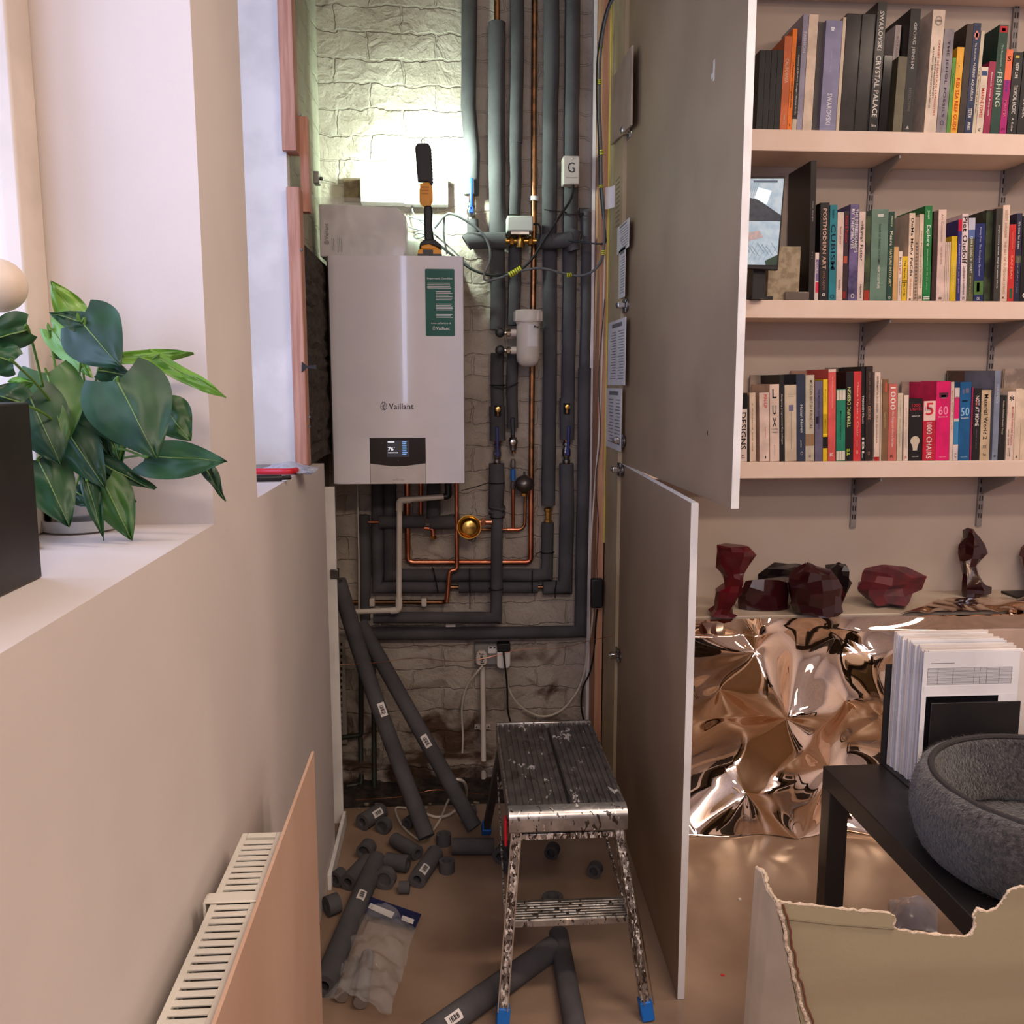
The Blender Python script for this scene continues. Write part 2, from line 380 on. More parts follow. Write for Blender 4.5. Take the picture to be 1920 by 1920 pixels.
bt = MB(); a = P(566, 678, 2.398); b = P(566, 698, 2.398); c = P(593, 688, 2.398)
bt.prism([a, P(576, 686, 2.398), P(593, 684, 2.398), P(593, 692, 2.398), P(576, 690, 2.398), b], (0, -.003, 0))
props(O('bracket', bt, blackp), 'small black bow shaped bracket screwed to the lower timber batten', 'bracket')
# dark mineral wool beside the boiler
ins = MB(); ins.grid(lambda u, v: (-.392+.012*noise.noise(V((u*9, v*30, 1))), 2.60+u*.70, 1.24+v*.60), 24, 60)
ins.box(-.434, -.402, 2.56, 3.32, 1.238, 1.86)
props(O('insulation_block', ins, mat('old_mineral_wool', (44,36,30), .95, c2=(66,54,42), scale=60, bump=.8, bs=120)), 'dark fibrous insulation packed between the timber and the white boiler', 'insulation')
# right side: white edge, pine post, side lining panel with papers, cables
props(O('plaster_edge', MB().box(.516, .528, 3.30, 3.339, .0, 2.95), white), 'narrow white painted strip at right end of the brick wall', 'trim')
post = thing('pine_post', 'tall bare pine post at the right of the pipes', 'post', (.545, 3.2, 0))
O('board', MB().box(.530, .556, 3.19, 3.335, 0, 2.95), wood, post)
O('yellow_sealant', MB().tube([(.5575, 3.189, .9+i*.12) for i in range(17)], [.0035+.0015*math.sin(i*2.3) for i in range(17)], 8), mat('yellow_foam_edge', (206,186,84), .7), post)
lin_ = thing('lining_panel', 'cardboard coloured lining panel on right side of the cupboard', 'panel', (.565, 3.05, 0))
O('sheet', MB().box(.560, .574, 2.958, 3.188, .0, 2.95), mat('lining_face', (176,156,122), .7, c2=(164,142,108), scale=5), lin_)
for k, (y0, y1) in enumerate(((330, 344),)):
    pass
pr = MB()
for k in range(11): # printed small marks on the lining
    zc = PX(1172, 320+k*9, .5595).z
    lines(pr, 3.0, 3.07, zc-.004, zc+.004, 0, 1, V((0,1,0)), ZU, .5, V((.5593,0,0)), .1)
O('printed_marks', pr, mat('print_brown', (120,100,74), .8), lin_)
pk = MB(); q = [PX(1150, 150, .556), PX(1188, 85, .556), PX(1186, 235, .556), PX(1148, 272, .556)]
pk.prism(q, (-.006, 0, 0))
props(O('foil_board_offcut', pk, mat('packing_board', (168,146,128), .35, c2=(150,128,110), scale=9)), 'brown shiny packing board piece fixed high on the lining panel', 'board')

def door(name, label, hinge, ang, width, z0, z1, th=.015):
    t = thing(name, label, 'door', hinge, (0, 0, ang))
    O('panel', MB().box(0, th, -width, 0, z0, z1), mdf, t, smooth_ang=0)
    e = MB(); e.box(-.0008, th+.0008, -width-.0012, -width, z0, z1); e.box(-.0, th, -width, 0, z1, z1+.001)
    O('white_edge', e, white, t); return t
UD = door('cupboard_door', 'tall upper cupboard door standing open with a white edge', (.572, 2.952, 0), math.radians(-2.4), 1.085, 1.206, 2.95)
LD = door('cupboard_door', 'lower cupboard door standing open beside the step stool', (.570, 2.952, 0), math.radians(0.9), .99, .002, 1.2055)
UD.rotation_euler.z = math.atan2(P(1371, 955, 1.868).x-.572, 1.085); LD.rotation_euler.z = math.atan2(P(1297, 940, 1.962).x-.570, .99)
sm = MB(); sm.box(-.0012, 0, -.50, -.485, 2.02, 2.07); sm.box(-.0012, 0, -.52, -.50, 2.02, 2.035)
q_ = PX(1333, 132, .586); yq = q_.y-2.952; O('white_smear', MB().box(-.0011, 0, yq-.006, yq+.004, q_.z-.022, q_.z+.022).box(-.0011, 0, yq+.004, yq+.018, q_.z-.014, q_.z-.003), mat('filler', (196,186,168), .8), UD)
q_ = PX(1320, 812, .585); yq = q_.y-2.952; O('scratch', MB().box(-.0008, 0, yq, yq+.003, q_.z-.005, q_.z+.005), blacks, UD)
def hinge(px, y, label, dr=None):
    Y = 2.94; c = P(px, y, Y); t = bpy.data.objects.new('hinge', None); COL.objects.link(t); t.location = c; ORG[t.name] = c
    t.parent = dr; t.matrix_parent_inverse = (Matrix.Translation(dr.location) @ dr.rotation_euler.to_matrix().to_4x4()).inverted()
    X0 = c.x; m = MB(); O('arm', MB().box(X0-.030, X0+.004, Y-.03, Y-.006, c.z-.009, c.z+.011), chrome, t, bevel=.004)
    O('cup', MB().lathe([(.019, 0), (.019, .004), (.015, .006), (.014, .002)], (X0+.002, Y-.036, c.z), (-1,0,0), 20), steel, t)
    O('plate', MB().box(X0-.006, X0+.001, Y-.028, Y+.016, c.z-.022, c.z+.022), steel, t, bevel=.002)
    O('screw', MB().lathe([(.004,0),(.004,.004)], (X0-.03, Y-.018, c.z+.002), (-1,0,0), 8), steel, t)
hinge(1180, 248, 'topmost silver hinge, above the yellow sleeved cable', UD); hinge(1172, 574, 'silver hinge above the upper white notice', UD)
hinge(1165, 826, 'silver hinge at foot of upper door, below the notices', UD); hinge(1162, 880, 'silver hinge just under the upper door, at top of lower door', LD)
hinge(1158, 1226, 'lowest silver hinge, level with the socket', LD)
kb = MB().lathe([(.006, 0), (.004, .012), (.007, .014), (.006, .018)], PX(1279, 1240, .566), (-1,0,0), 10)
props(O('door_catch', kb, steel), 'tiny metal catch on the inner face of the lower door', 'catch')
# notices pinned to the lining
def notice(x0, y0, x1, y1, label, rows=16, cols=1, head=True):
    a = PX(x0, y0, .5585); b = PX(x1, y0, .5585); zt_, zb_ = PX((x0+x1)/2, (y0+y1)/2-(y1-y0)/2, .5585).z, PX((x0+x1)/2, y1, .5585).z
    ya, yb = max(a.y, b.y), min(a.y, b.y); ya = min(ya, 3.186)
    t = thing('notice', label, 'paper', (.5585, (ya+yb)/2, zb_), group='notices on the lining panel')
    O('sheet', MB().box(.5578, .5590, yb, ya, zb_, zt_), paper, t)
    l = MB(); w = ya-yb
    for c in range(cols):
        u0 = yb+w*(.08+c/cols*.86); u1 = yb+w*(.08+(c+.82)/cols*.86)
        lines(l, u0, u1, zb_+(zt_-zb_)*.08, zb_+(zt_-zb_)*.84, 0, rows, V((0,1,0)), ZU, .28, V((.5575,0,0)), .4)
    if head: lines(l, yb+w*.2, ya-w*.2, zb_+(zt_-zb_)*.88, zt_-(zt_-zb_)*.04, 0, 1, V((0,1,0)), ZU, .8, V((.5575,0,0)), .1)
    O('small_print', l, greyi, t)
notice(1158, 418, 1180, 470, 'small printed slip stuck highest on the lining panel', 8)
notice(1161, 466, 1173, 558, 'narrow printed label under the highest slip', 14)
notice(1141, 600, 1174, 722, 'large white notice with a table, above the lowest notice', 18, 2)
notice(1136, 728, 1166, 842, 'lowest white notice, hanging behind the hinge', 14, 2)
# white tag bundle hanging near the top
tg = thing('label_tag', 'curled white paper tag hanging by the yellow sleeved cable', 'tag', P(1145, 395, 3.1))
a = P(1145, 372, 3.1); tb = MB(); tb.grid(lambda u, v: (a.x-.018+u*.04, 3.1+.02*math.sin(u*PI)-.03*u, a.z-.035+v*.07+.008*u), 8, 2)
tb.v += [p+V((0,.003,0)) for p in list(tb.v)]; O('paper', tb, paper, tg)
for k in range(5): pass
l = MB(); lines(l, 0, .022, -.02, .03, 0, 6, V((1,-.9,0)).normalized(), ZU, .4, V((a.x+.002, 3.112, a.z)), .3); O('small_print', l, mat('pale_red_ink', (176,110,100), .8), tg)

# ================================================================ PIPES
def foamr(pts, amp=.0022, step=.045, ph=0):     # resample a straight run so its foam sleeve is slightly uneven
    return pts
def insul(parent, pts, Y, r, name='insulation', hollow=0, m=None, wob=.0016):
    q = [P(x, y, Y) if len(p_) == 2 else P(x, y, p_[2]) for p_ in pts for (x, y) in [p_[:2]]]
    out = [q[0]]; rs = [r]
    for i in range(1, len(q)):
        n = max(1, int((q[i]-q[i-1]).length/.05))
        for k in range(1, n+1):
            t = k/n; c = q[i-1].lerp(q[i], t)
            if 0 < k < n: c = c + V((wob*noise.noise(c*9), 0, wob*noise.noise(c*9+V((5,5,5)))))
            out.append(c); rs.append(r*(1+.045*noise.noise(c*7+V((3,1,2)))))
    return O(name, MB().tube(out, rs, 18, inner=hollow), m or foam, parent)
def cop(parent, pts, Y, r, m=None, name='copper_pipe', rad=.02):
    q = [P(p_[0], p_[1], p_[2] if len(p_) > 2 else Y) for p_ in pts]
    return O(name, MB().tube(fillet(q, rad), r, 14), m or copper, parent)
def pipe(label, x, y, Y, cat='pipe', name='insulated_pipe', group=None): return thing(name, label, cat, P(x, y, Y), group=group)
YB = 3.308
def zip_tie(px, y, Y, r, label, tail=None, horiz=False):
    c = P(px, y, Y); ax = (1,0,0) if horiz else (0,0,1)
    t = thing('cable_tie', label, 'cable tie', c)
    rr = r*1.04; mb = MB(); mb.tube([c+(V((0, math.cos(a), math.sin(a))) if horiz else V((math.cos(a), math.sin(a), 0)))*rr for a in [2*PI*k/24 for k in range(25)]], .0022, 6)
    O('band', mb, tie, t)
    if tail: O('tail', MB().tube(smooth([P(u, v, Y-r-.004) for u, v in tail], 5), .0018, 6), tie, t)
R1 = .0275
p1 = pipe('leftmost insulated pipe, ending in a blue lever valve above the boiler', 880, 365, YB)
insul(p1, [(882, -260), (880, 30), (878, 200), (886, 290), (884, 366)], YB, .0265)
insul(p1, [(886, 412), (888, 452)], YB, .021)
cop(p1, [(884, 364), (886, 414)], YB, .011, oldcopper)
def lever_valve(px, y0, y1, ly, Y, lm, label, lean=0, big=1, name='lever_valve', own=None):
    c = P(px, (y0+y1)/2, Y); t = thing(name, label, 'valve', c)
    a, b = P(px, y0, Y), P(px, y1, Y); h = (b-a).length; r = .014*big
    O('body', MB().lathe([(r*.75, 0), (r, .003), (r, h*.18), (r*.72, h*.22), (r*1.12, h*.42), (r*1.12, h*.62), (r*.72, h*.8), (r, h*.84), (r, h-.002), (r*.7, h)], a, b-a, 12), chrome if big < 1 else steel, t)
    O('nut', MB().lathe([(.009*big, 0), (.009*big, .012), (.004, .013), (.004, .018)], (c.x, Y-.014*big, c.z), (0,-1,0), 6), chrome, t)
    e = P(px+lean, ly, Y-.034)
    lv = MB().beam((c.x, Y-.034, c.z), e, .011*big, .006, (1,0,0)); lv.box(c.x-.008, c.x+.008, Y-.037, Y-.031, c.z-.010, c.z+.012)
    O('lever', lv, lm, t, bevel=.003)
    if own is not None: adopt(t, own)
    return t
lever_valve(883, 380, 414, 333, YB-.005, blue, 'bright blue lever valve high up by the torch', 1, own=p1)
p2 = pipe('second insulated pipe with bare copper top running into the mitred floor run', 932, 1165, YB)
cop(p2, [(932, -200), (932, 60)], YB, .0105, oldcopper)
insul(p2, [(932, 43), (931, 200), (933, 442)], YB, .0295, hollow=.5)
insul(p2, [(932, 462), (934, 560), (933, 618)], YB-.002, .0275)
insul(p2, [(933, 662), (932, 700), (933, 764)], YB-.002, .0245)
insul(p2, [(932, 762), (933, 826)], YB-.004, .029, hollow=.5)
cop(p2, [(933, 820), (933, 872)], YB-.004, .011, oldcopper)
insul(p2, [(931, 869), (931, 920), (930, 950)], YB-.008, .028, hollow=.5)
insul(p2, [(931, 946, 3.29), (932, 966, 3.27), (932, 985, 3.25), (931, 1100, 3.245), (930, 1158, 3.25), (700, 1158, 3.25)], 3.25, .0215, wob=.0005)
for q in ((932, 952), (932, 962)): 
    c = P(*q, 3.285); O('fold', MB().tube([c+V((math.cos(a)*.026, math.sin(a)*.03, .004*math.sin(a*2))) for a in [2*PI*k/20 for k in range(21)]], .006, 8), foam, p2)
lever_valve(932, 832, 868, 800, YB-.006, dblue, 'dark blue lever valve on the pipe nearest the boiler', 0, own=p2)
def drain(px, y, label, own):
    Y = YB-.02; c = P(px, y, Y); t = thing('drain_cock', label, 'drain cock', c, group='small brass drain cocks in cut outs of the foam')
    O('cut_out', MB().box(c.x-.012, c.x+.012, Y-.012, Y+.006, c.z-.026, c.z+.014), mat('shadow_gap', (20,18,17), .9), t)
    O('body', MB().lathe([(.005, 0), (.006, .016), (.009, .018), (.009, .026), (.005, .027)], (c.x, Y-.012, c.z), (0,-1,0), 14), brass, t)
    O('tail_pipe', MB().cyl((c.x, Y-.018, c.z-.006), (c.x, Y-.018, c.z-.024), .0055, 10), oldcopper, t); adopt(t, own)
drain(933, 767, 'brass drain cock on the pipe nearest the boiler', p2)
p3 = pipe('third insulated pipe, from the ceiling through the motorised valve', 966, 800, YB)
insul(p3, [(969, -200), (970, 100), (967, 268)], YB, .024, hollow=.5)
insul(p3, [(966, 266), (967, 330), (964, 404)], YB, .022)
insul(p3, [(966, 458), (965, 530), (962, 610)], YB-.001, .0235)
insul(p3, [(962, 655), (960, 720), (961, 803)], YB-.001, .0215)
cop(p3, [(961, 800), (963, 850)], YB, .0075, oldcopper)
p4 = pipe('bare copper pipe running from the ceiling to the long bottom loop', 1001, 1050, 3.318, name='copper_pipe_run')
cop(p4, [(1004, -200), (1001, 200), (1001, 440)], 3.322, .0105, oldcopper)
cop(p4, [(1001, 440), (999, 600), (997, 760), (996, 900)], 3.322, .0105, oldcopper)
cop(p4, [(996, 895), (995, 1054), (765, 1054), (763, 880)], 3.315, .0105, copper)
for q in ((1001, 373),): O('pipe_clip', MB().lathe([(.013,0),(.017,.001),(.017,.015),(.013,.016)], P(q[0], q[1]+4, 3.322), (0,0,1), 16), white, p4)
p5 = pipe('fourth insulated pipe, dropping to a brass coupling and the left hand loop', 1030, 945, YB)
insul(p5, [(1034, -200), (1034, 100), (1031, 300), (1030, 440)], YB, .0268)
insul(p5, [(1031, 458), (1031, 700), (1029, 860), (1028, 900), (1028, 947)], YB, .0262, hollow=.45)
O('coupling', MB().lathe([(.011,0),(.016,.002),(.016,.014),(.011,.017),(.013,.03),(.013,.045),(.016,.047),(.016,.058),(.01,.06)], P(1028, 982, YB), (0,0,1), 8), brass, p5)
insul(p5, [(1027, 980), (1026, 1030), (1025, 1078), (731, 1078), (731, 905)], YB-.005, .0235, wob=.0005)
p6 = pipe('fifth insulated pipe, carrying the thermostat box, looping back along the wall', 1072, 1100, YB)
insul(p6, [(1075, -200), (1073, 100), (1071, 290), (1069, 438)], YB, .0268)
insul(p6, [(1068, 458), (1067, 600), (1065, 748)], YB, .0255, hollow=.5)
insul(p6, [(1063, 746), (1063, 824)], YB-.001, .0275, hollow=.5)
cop(p6, [(1062, 820), (1062, 872)], YB-.004, .011, oldcopper)
insul(p6, [(1062, 869), (1063, 960), (1060, 1101), (1018, 1101)], YB-.004, .027, wob=.0005)
insul(p6, [(1008, 1101), (860, 1101)], YB-.004, .022, hollow=.5)
cop(p6, [(1020, 1101), (1004, 1101)], YB, .008, oldcopper); cop(p6, [(865, 1101), (830, 1101)], YB, .008, oldcopper)
insul(p6, [(836, 1101), (708, 1101), (708, 905)], YB-.004, .0228, wob=.0005)
lever_valve(1062, 828, 868, 798, YB-.006, dblue, 'dark blue lever valve on the right hand pipe', 5, own=p6)
drain(1062, 763, 'brass drain cock on the right hand pipe', p6)
p7 = pipe('rightmost insulated pipe, turning left along the bottom of the pipework', 1097, 1180, YB)
insul(p7, [(1086, 398), (1104, 398)], YB-.002, .0145); insul(p7, [(1099, 398), (1099, 560), (1096, 690)], YB, .0195)
insul(p7, [(1096, 690), (1094, 900), (1088, 1184), (860, 1188), (694, 1188)], YB-.008, .0235, wob=.001)
O('paper_tag', MB().box(P(836,1172,3.27).x, P(854,1172,3.27).x, 3.272, 3.274, P(836,1176,3.27).z, P(836,1171,3.27).z), white, p7)
p8 = pipe('short dark insulated riser at the left of the boiler connections', 684, 1150, YB-.01)
insul(p8, [(683, 966), (684, 1070), (684, 1162)], YB-.012, .0205, hollow=.5)
p9 = pipe('insulated boiler connection with a level branch under the boiler', 812, 980, 3.28)
insul(p9, [(813, 905), (812, 972)], 3.29, .0245); insul(p9, [(711, 979), (797, 978)], 3.275, .0235, hollow=.5)
insul(p9, [(805, 980), (862, 978)], 3.275, .0255)
cop(p9, [(690, 979), (712, 979)], 3.275, .0045, copper); cop(p9, [(795, 990), (812, 991), (812, 1006)], 3.27, .0085, copper)
O('union_nut', MB().lathe([(.009,0),(.013,.002),(.013,.012),(.009,.014)], P(812, 1011, 3.27), (0,0,1), 6), brass, p9)
p10 = pipe('bare copper gas pipe dropping under the boiler with a double bend', 855, 1060, 3.26, name='copper_pipe_run')
cop(p10, [(856, 900), (857, 1068), (843, 1070), (839, 1120), (838, 1129)], 3.255, .0085, rad=.012); cop(p10, [(838, 1115, 3.255), (837, 1129, 3.29), (650, 1129, 3.325)], 3.3, .0085, oldcopper)
for q in (698, 795): O('pipe_clip', MB().box(P(q-5,1129,3.3).x, P(q+5,1129,3.3).x, 3.285, 3.339, P(q,1136,3.3).z, P(q,1121,3.3).z), pvc, p10, bevel=.003)
p11 = pipe('short copper riser behind the foam branch', 789, 960, 3.31, name='copper_pipe_run'); cop(p11, [(789, 900), (789, 972)], 3.318, .0085)
p12 = pipe('thin copper filling pipe that rises to the small silver valve', 962, 990, 3.31, name='copper_pipe_run')
cop(p12, [(985, 925), (984, 985), (976, 993), (875, 993)], 3.31, .0062, oldcopper, rad=.012); cop(p12, [(962, 915), (962, 993)], 3.312, .0062, copper)
for (a_, b_, rr) in (((951,993),(974,993),.008),): O('tee', MB().cyl(P(*a_, 3.31), P(*b_, 3.31), rr), copper, p12, bevel=.001)
fv = thing('filling_valve', 'small black handled filling valve with blue sight tube', 'valve', P(962, 880, 3.3))
O('handle', MB().beam(P(961, 783, 3.27), P(962, 818, 3.27), .014, .008, (1,0,0)), blackp, fv, bevel=.003)
c0 = P(962, 846, 3.3); O('body', MB().lathe([(.008,0),(.012,.004),(.013,.02),(.017,.03),(.017,.04),(.012,.05),(.008,.052)], c0, (0,0,1), 14), steel, fv)
O('nut', MB().lathe([(.010,0),(.010,.008),(.004,.009)], P(962, 829, 3.285), (0,-1,0), 12), chrome, fv)
O('check_valve', MB().lathe([(.006,0),(.0095,.004),(.0095,.028),(.006,.034)], P(962, 878, 3.3), (0,0,1), 12), mat('grey_cast', (112,104,100), .5, .4), fv)
O('sight_tube', MB().lathe([(.0095,0),(.0095,.04)], P(962, 900, 3.3), (0,0,1), 12), mat('clear_blue', (40,110,190), .15, coat=.5), fv)
O('lower_collar', MB().lathe([(.007,0),(.0095,.003),(.0095,.026)], P(962, 917, 3.3), (0,0,1), 12), mat('grey_cast', (112,104,100), .5, .4), fv)
ev = thing('expansion_vessel', 'small round grey shock arrestor below the bare copper pipe', 'vessel', P(983, 925, 3.27))
c0 = P(983, 924, 3.27); R = .0355
O('vessel_body', MB().lathe([(.010, 0)]+[(R*math.sin(t), .032-R*.9*math.cos(t)) for t in [.35+k*.12 for k in range(20)]]+[(.004, .066)], c0, (0,0,1), 28), darkst, ev)
O('seam', MB().lathe([(R*.98,0),(R*1.06,.001),(R*1.06,.004),(R*.98,.005)], c0+V((0,0,.028)), (0,0,1), 28), darkst, ev)
O('stem', MB().lathe([(.004,0),(.004,.016)], c0+V((0,0,.062)), (0,0,1), 8), steel, ev)
O('nut', MB().lathe([(.009,0),(.012,.002),(.012,.012),(.009,.014)], c0-V((0,0,.014)), (0,0,1), 6), brass, ev)
# horizontal header above the boiler
hd = pipe('level insulated header with a brass three way valve above the pipes', 960, 455, 3.27)
insul(hd, [(888, 452), (890, 452)], 3.285, .022)
insul(hd, [(874, 456), (880, 452), (947, 451)], 3.262, .0285, hollow=.4)
insul(hd, [(1006, 453), (1036, 453)], 3.262, .0265, hollow=.4); insul(hd, [(1034, 453), (1062, 450), (1072, 448)], 3.258, .0262, hollow=.4)
insul(hd, [(1077, 432), (1072, 452), (1076, 470)], 3.262, .0225)
O('valve_body', MB().cyl(P(945, 452, 3.262), P(1006, 452, 3.262), .010).lathe([(.012,0),(.017,.002),(.017,.014),(.012,.016)], P(955, 452, 3.262), (1,0,0), 6).lathe([(.012,0),(.017,.002),(.017,.014),(.012,.016)], P(990, 452, 3.262), (1,0,0), 6).lathe([(.014,0),(.017,.012),(.017,.03),(.012,.045)], P(975, 464, 3.262), (0,0,1), 12), brass, hd)
va = thing('valve_actuator', 'grey white motorised valve head with black cable', 'actuator', P(976, 434, 3.26))
O('cover', MB().pbox(951, 404, 1000, 433, 3.215, .075), mat('actuator_cover', (198,200,192), .5), va, bevel=.005)
O('base_plate', MB().pbox(958, 433, 992, 439, 3.222, .06), steel, va)
O('cable', MB().tube(smooth([P(1000, 420, 3.24), P(1010, 421, 3.23), P(1013, 435, 3.235), P(1009, 455, 3.235)], 6), .0035, 8), blackp, va)
# filter
ft = thing('magnetic_filter', 'cream white filter canister clipped in front of the bare copper pipe', 'filter', P(990, 688, 3.24))
c0 = P(990, 688, 3.235)
O('canister', MB().lathe([(.012,0),(.028,.006),(.038,.018),(.041,.035),(.041,.150),(.044,.152),(.044,.158)], c0, (0,0,1), 30), pvc, ft)
cap = MB().lathe([(.044,0),(.050,.002),(.050,.036),(.046,.041),(.03,.043)], c0+V((0,0,.155)), (0,0,1), 36)
for k in range(14):
    a = 2*PI*k/14; cap.box(c0.x+.049*math.cos(a)-.002, c0.x+.049*math.cos(a)+.002, c0.y+.049*math.sin(a)-.002, c0.y+.049*math.sin(a)+.002, c0.z+.159, c0.z+.190)
O('screw_cap', cap, pvc, ft)
for yy in (624, 657):
    O('side_port', MB().cyl(P(968, yy, 3.235), P(958, yy, 3.235), .013), pvc, ft)
lb = MB().grid(lambda u, v: (c0.x+.0418*math.sin(-.15+u*1.0), c0.y-.0418*math.cos(-.15+u*1.0), c0.z+.07+v*.075), 10, 1); O('label', lb, paper, ft)
text('Mag', (c0.x+.026, c0.y-.0375, c0.z+.137), (.82,.55,0), ZU, .02, .012, ink, ft, bold=.02)
for (yy, lab) in ((624, 'black capped isolating valve, upper of the two at the filter'), (657, 'black capped isolating valve, lower of the two at the filter')):
    t = thing('isolating_valve', lab, 'valve', P(937, yy, 3.23), group='isolating valves at the filter')
    O('cap', MB().lathe([(.016,0),(.017,.01),(.012,.02),(.006,.022)], P(937, yy, 3.232), (0,-1,0), 16), blackp, t)
    O('body', MB().lathe([(.014,0),(.018,.004),(.018,.02),(.014,.024)], P(937, yy, 3.256), (0,-1,0), 8), chrome, t)
    O('union', MB().cyl(P(941, yy, 3.238), P(960, yy, 3.238), .008).lathe([(.010,0),(.013,.002),(.013,.013),(.010,.015)], P(949, yy, 3.238), (1,0,0), 6), chrome, t)
    O('tail', MB().cyl(P(934, yy, 3.25), P(934, yy+(-10 if yy == 624 else 10), 3.29), .010), chrome, t)
# condensate pipe
cp = pipe('white plastic waste pipe bending from the boiler down to the left', 748, 1050, 3.2, name='waste_pipe')
q = [P(834, 931, 3.16), P(749, 938, 3.16), P(748, 1144, 3.18), P(662, 1147, 3.2)]
O('pipe', MB().tube(fillet(q, .016), .0098, 16), pvc, cp)
for (a_, b_, c_) in (((770,937),(749,938),(749,958)), ((748,1124),(748,1144),(734,1145))):
    O('elbow', MB().tube(fillet([P(*a_, 3.162), P(*b_, 3.162), P(*c_, 3.162)] if b_[1] < 1000 else [P(748,1120,3.179), P(748,1144,3.18), P(733,1145,3.183)], .014), .0122, 16), pvc, cp)
O('rubber_elbow', MB().tube(fillet([P(832, 931, 3.16), P(841, 930, 3.16), P(840, 905, 3.16)], .012), .0125, 14), blackp, cp)
# gold drain valve with maker's disc
gd = thing('gold_valve', 'gold valve cup with round gold disc and hanging cap', 'valve', P(880, 985, 3.2))
c0 = P(879, 984, 3.235)
O('cup', MB().lathe([(.022,0),(.030,.012),(.041,.03),(.043,.05),(.040,.05),(.036,.034),(.012,.026)], c0, (0,-1,0), 36), gold, gd)
O('disc', MB().lathe([(.026,0),(.026,.006),(.022,.008)], P(880, 990, 3.19), (0,-1,0), 30), gold, gd)
dc = P(881, 989, 3.19); text('Vaillant', (dc.x+.003, 3.181, dc.z), XR, ZU, .032, .0075, ink, gd)
O('nut', MB().lathe([(.010,0),(.014,.002),(.014,.014),(.010,.016)], P(880, 1013, 3.21), (0,0,1), 6), brass, gd)
O('cap_strap', MB().tube(smooth([P(870, 1004, 3.2), P(880, 1012, 3.19), P(891, 1006, 3.2), P(889, 1015, 3.2), P(878, 1013, 3.2)], 5), .0022, 8), blackp, gd)
O('spigot', MB().cyl(P(898, 979, 3.24), P(922, 979, 3.24), .010).lathe([(.012,0),(.016,.002),(.016,.014),(.012,.016)], P(902, 979, 3.24), (1,0,0), 6), copper, gd)
for args in ((933, 722, YB-.002, .027, 'black tie round the pipe pair below the filter', [(920,724),(945,728),(972,718)]),
             (931, 905, YB-.008, .029, 'black tie with a long tail pointing left to the boiler', [(916,905),(895,912),(865,920)]),
             (932, 970, 3.262, .024, 'black tie at the foam fold of the second pipe', None),
             (930, 1104, 3.246, .0235, 'black tie near the foot of the second pipe', [(922,1104),(917,1110)]),
             (1026, 1035, YB-.005, .0245, 'black tie below the brass coupling', [(1016,1034),(1006,1038),(1004,1044)])):
    zip_tie(*args[:5], tail=args[5])
def strap(x0, y0, x1, y1, label, tail=None, Y=3.272):
    t = thing('cable_tie', label, 'cable tie', P(x0, y0, Y)); O('band', MB().tube(smooth([P(x0, y0, 3.29), P(x0, y0+4, Y), P(x1, y1-4, Y), P(x1, y1, 3.29)], 6), .0022, 6), tie, t)
    if tail: O('tail', MB().tube([P(*q_, Y) for q_ in tail], .0018, 6), tie, t)
strap(813, 1066, 821, 1112, 'black tie strapping both level pipes, leftmost', [(814,1074),(810,1063)])
strap(881, 1066, 881, 1113, 'black tie with a tail hanging straight down, middle of the level pipes', [(881,1110),(881,1142)])
strap(998, 1070, 998, 1112, 'black tie strapping the level pipes near the right corner')
strap(1043, 1090, 1041, 1112, 'short black tie at the lower right pipe corner', [(1041,1110),(1041,1122)])
strap(1060, 398, 1092, 404, 'black tie pulled level across the right pipes', [(1020,393),(1062,398)], Y=3.274)
# thermostat box
tb_ = thing('thermostat_box', 'cream cylinder thermostat box marked G', 'thermostat', P(1071, 347, 3.26))
O('case', MB().pbox(1056, 292, 1087, 345, 3.225, .055), mat('ivory_plastic', (206,196,184), .5), tb_, bevel=.004)
c0 = P(1071, 314, 3.2245); O('screw', MB().lathe([(.004,0),(.003,.002)], P(1072, 298, 3.225), (0,-1,0), 8), steel, tb_)
text('G', c0, XR, ZU, .024, .034, ink, tb_); text('Honeywell', P(1072, 333, 3.2245), XR, ZU, .038, .005, ink, tb_)
# wires and cables by the header
def cable(label, pts, r, m, cat='cable', sl=(), name='cable', n=8):
    q = [P(*p_) for p_ in pts]; cc = thing(name, label, cat, q[0]) if sl else None
    o = O('wire' if sl else name, MB().tube(smooth(q, n), r, 8), m, cc)
    if not sl: return props(o, label, cat)
    for (a_, b_) in sl: O('yellow_sleeve', MB().tube([P(*a_), P(*b_)], r*1.5, 10), yel, cc)
    return cc
def bands(parent, pts, r, k=4):
    a_, b_ = P(*pts[0]), P(*pts[1]); mb = MB()
    for i in range(k):
        t = i/k; mb.tube([a_.lerp(b_, t), a_.lerp(b_, t+.6/k)], r, 10)
    O('yellow_sleeve', mb, yel, parent)
gcab = cable('long grey cable running round the right wall and up to the ceiling', [(1165,-30,3.12),(1140,20,3.13),(1127,90,3.15),(1124,180,3.16),(1127,270,3.16),(1128,340,3.16),(1133,420,3.17),(1130,480,3.17),(1112,508,3.18),(1085,517,3.2),(1055,512,3.2),(1015,503,3.2),(985,506,3.2),(960,512,3.2),(935,522,3.2),(912,526,3.2),(908,515,3.2),(918,490,3.2),(918,465,3.21),(905,438,3.215),(880,418,3.22),(850,402,3.22),(835,404,3.23),(815,428,3.25)], .0042, cableg)
cb = thing('cable', 'black cable from the thermostat box crossing the pipes with a yellow wrap', 'cable', P(1074, 350, 3.22))
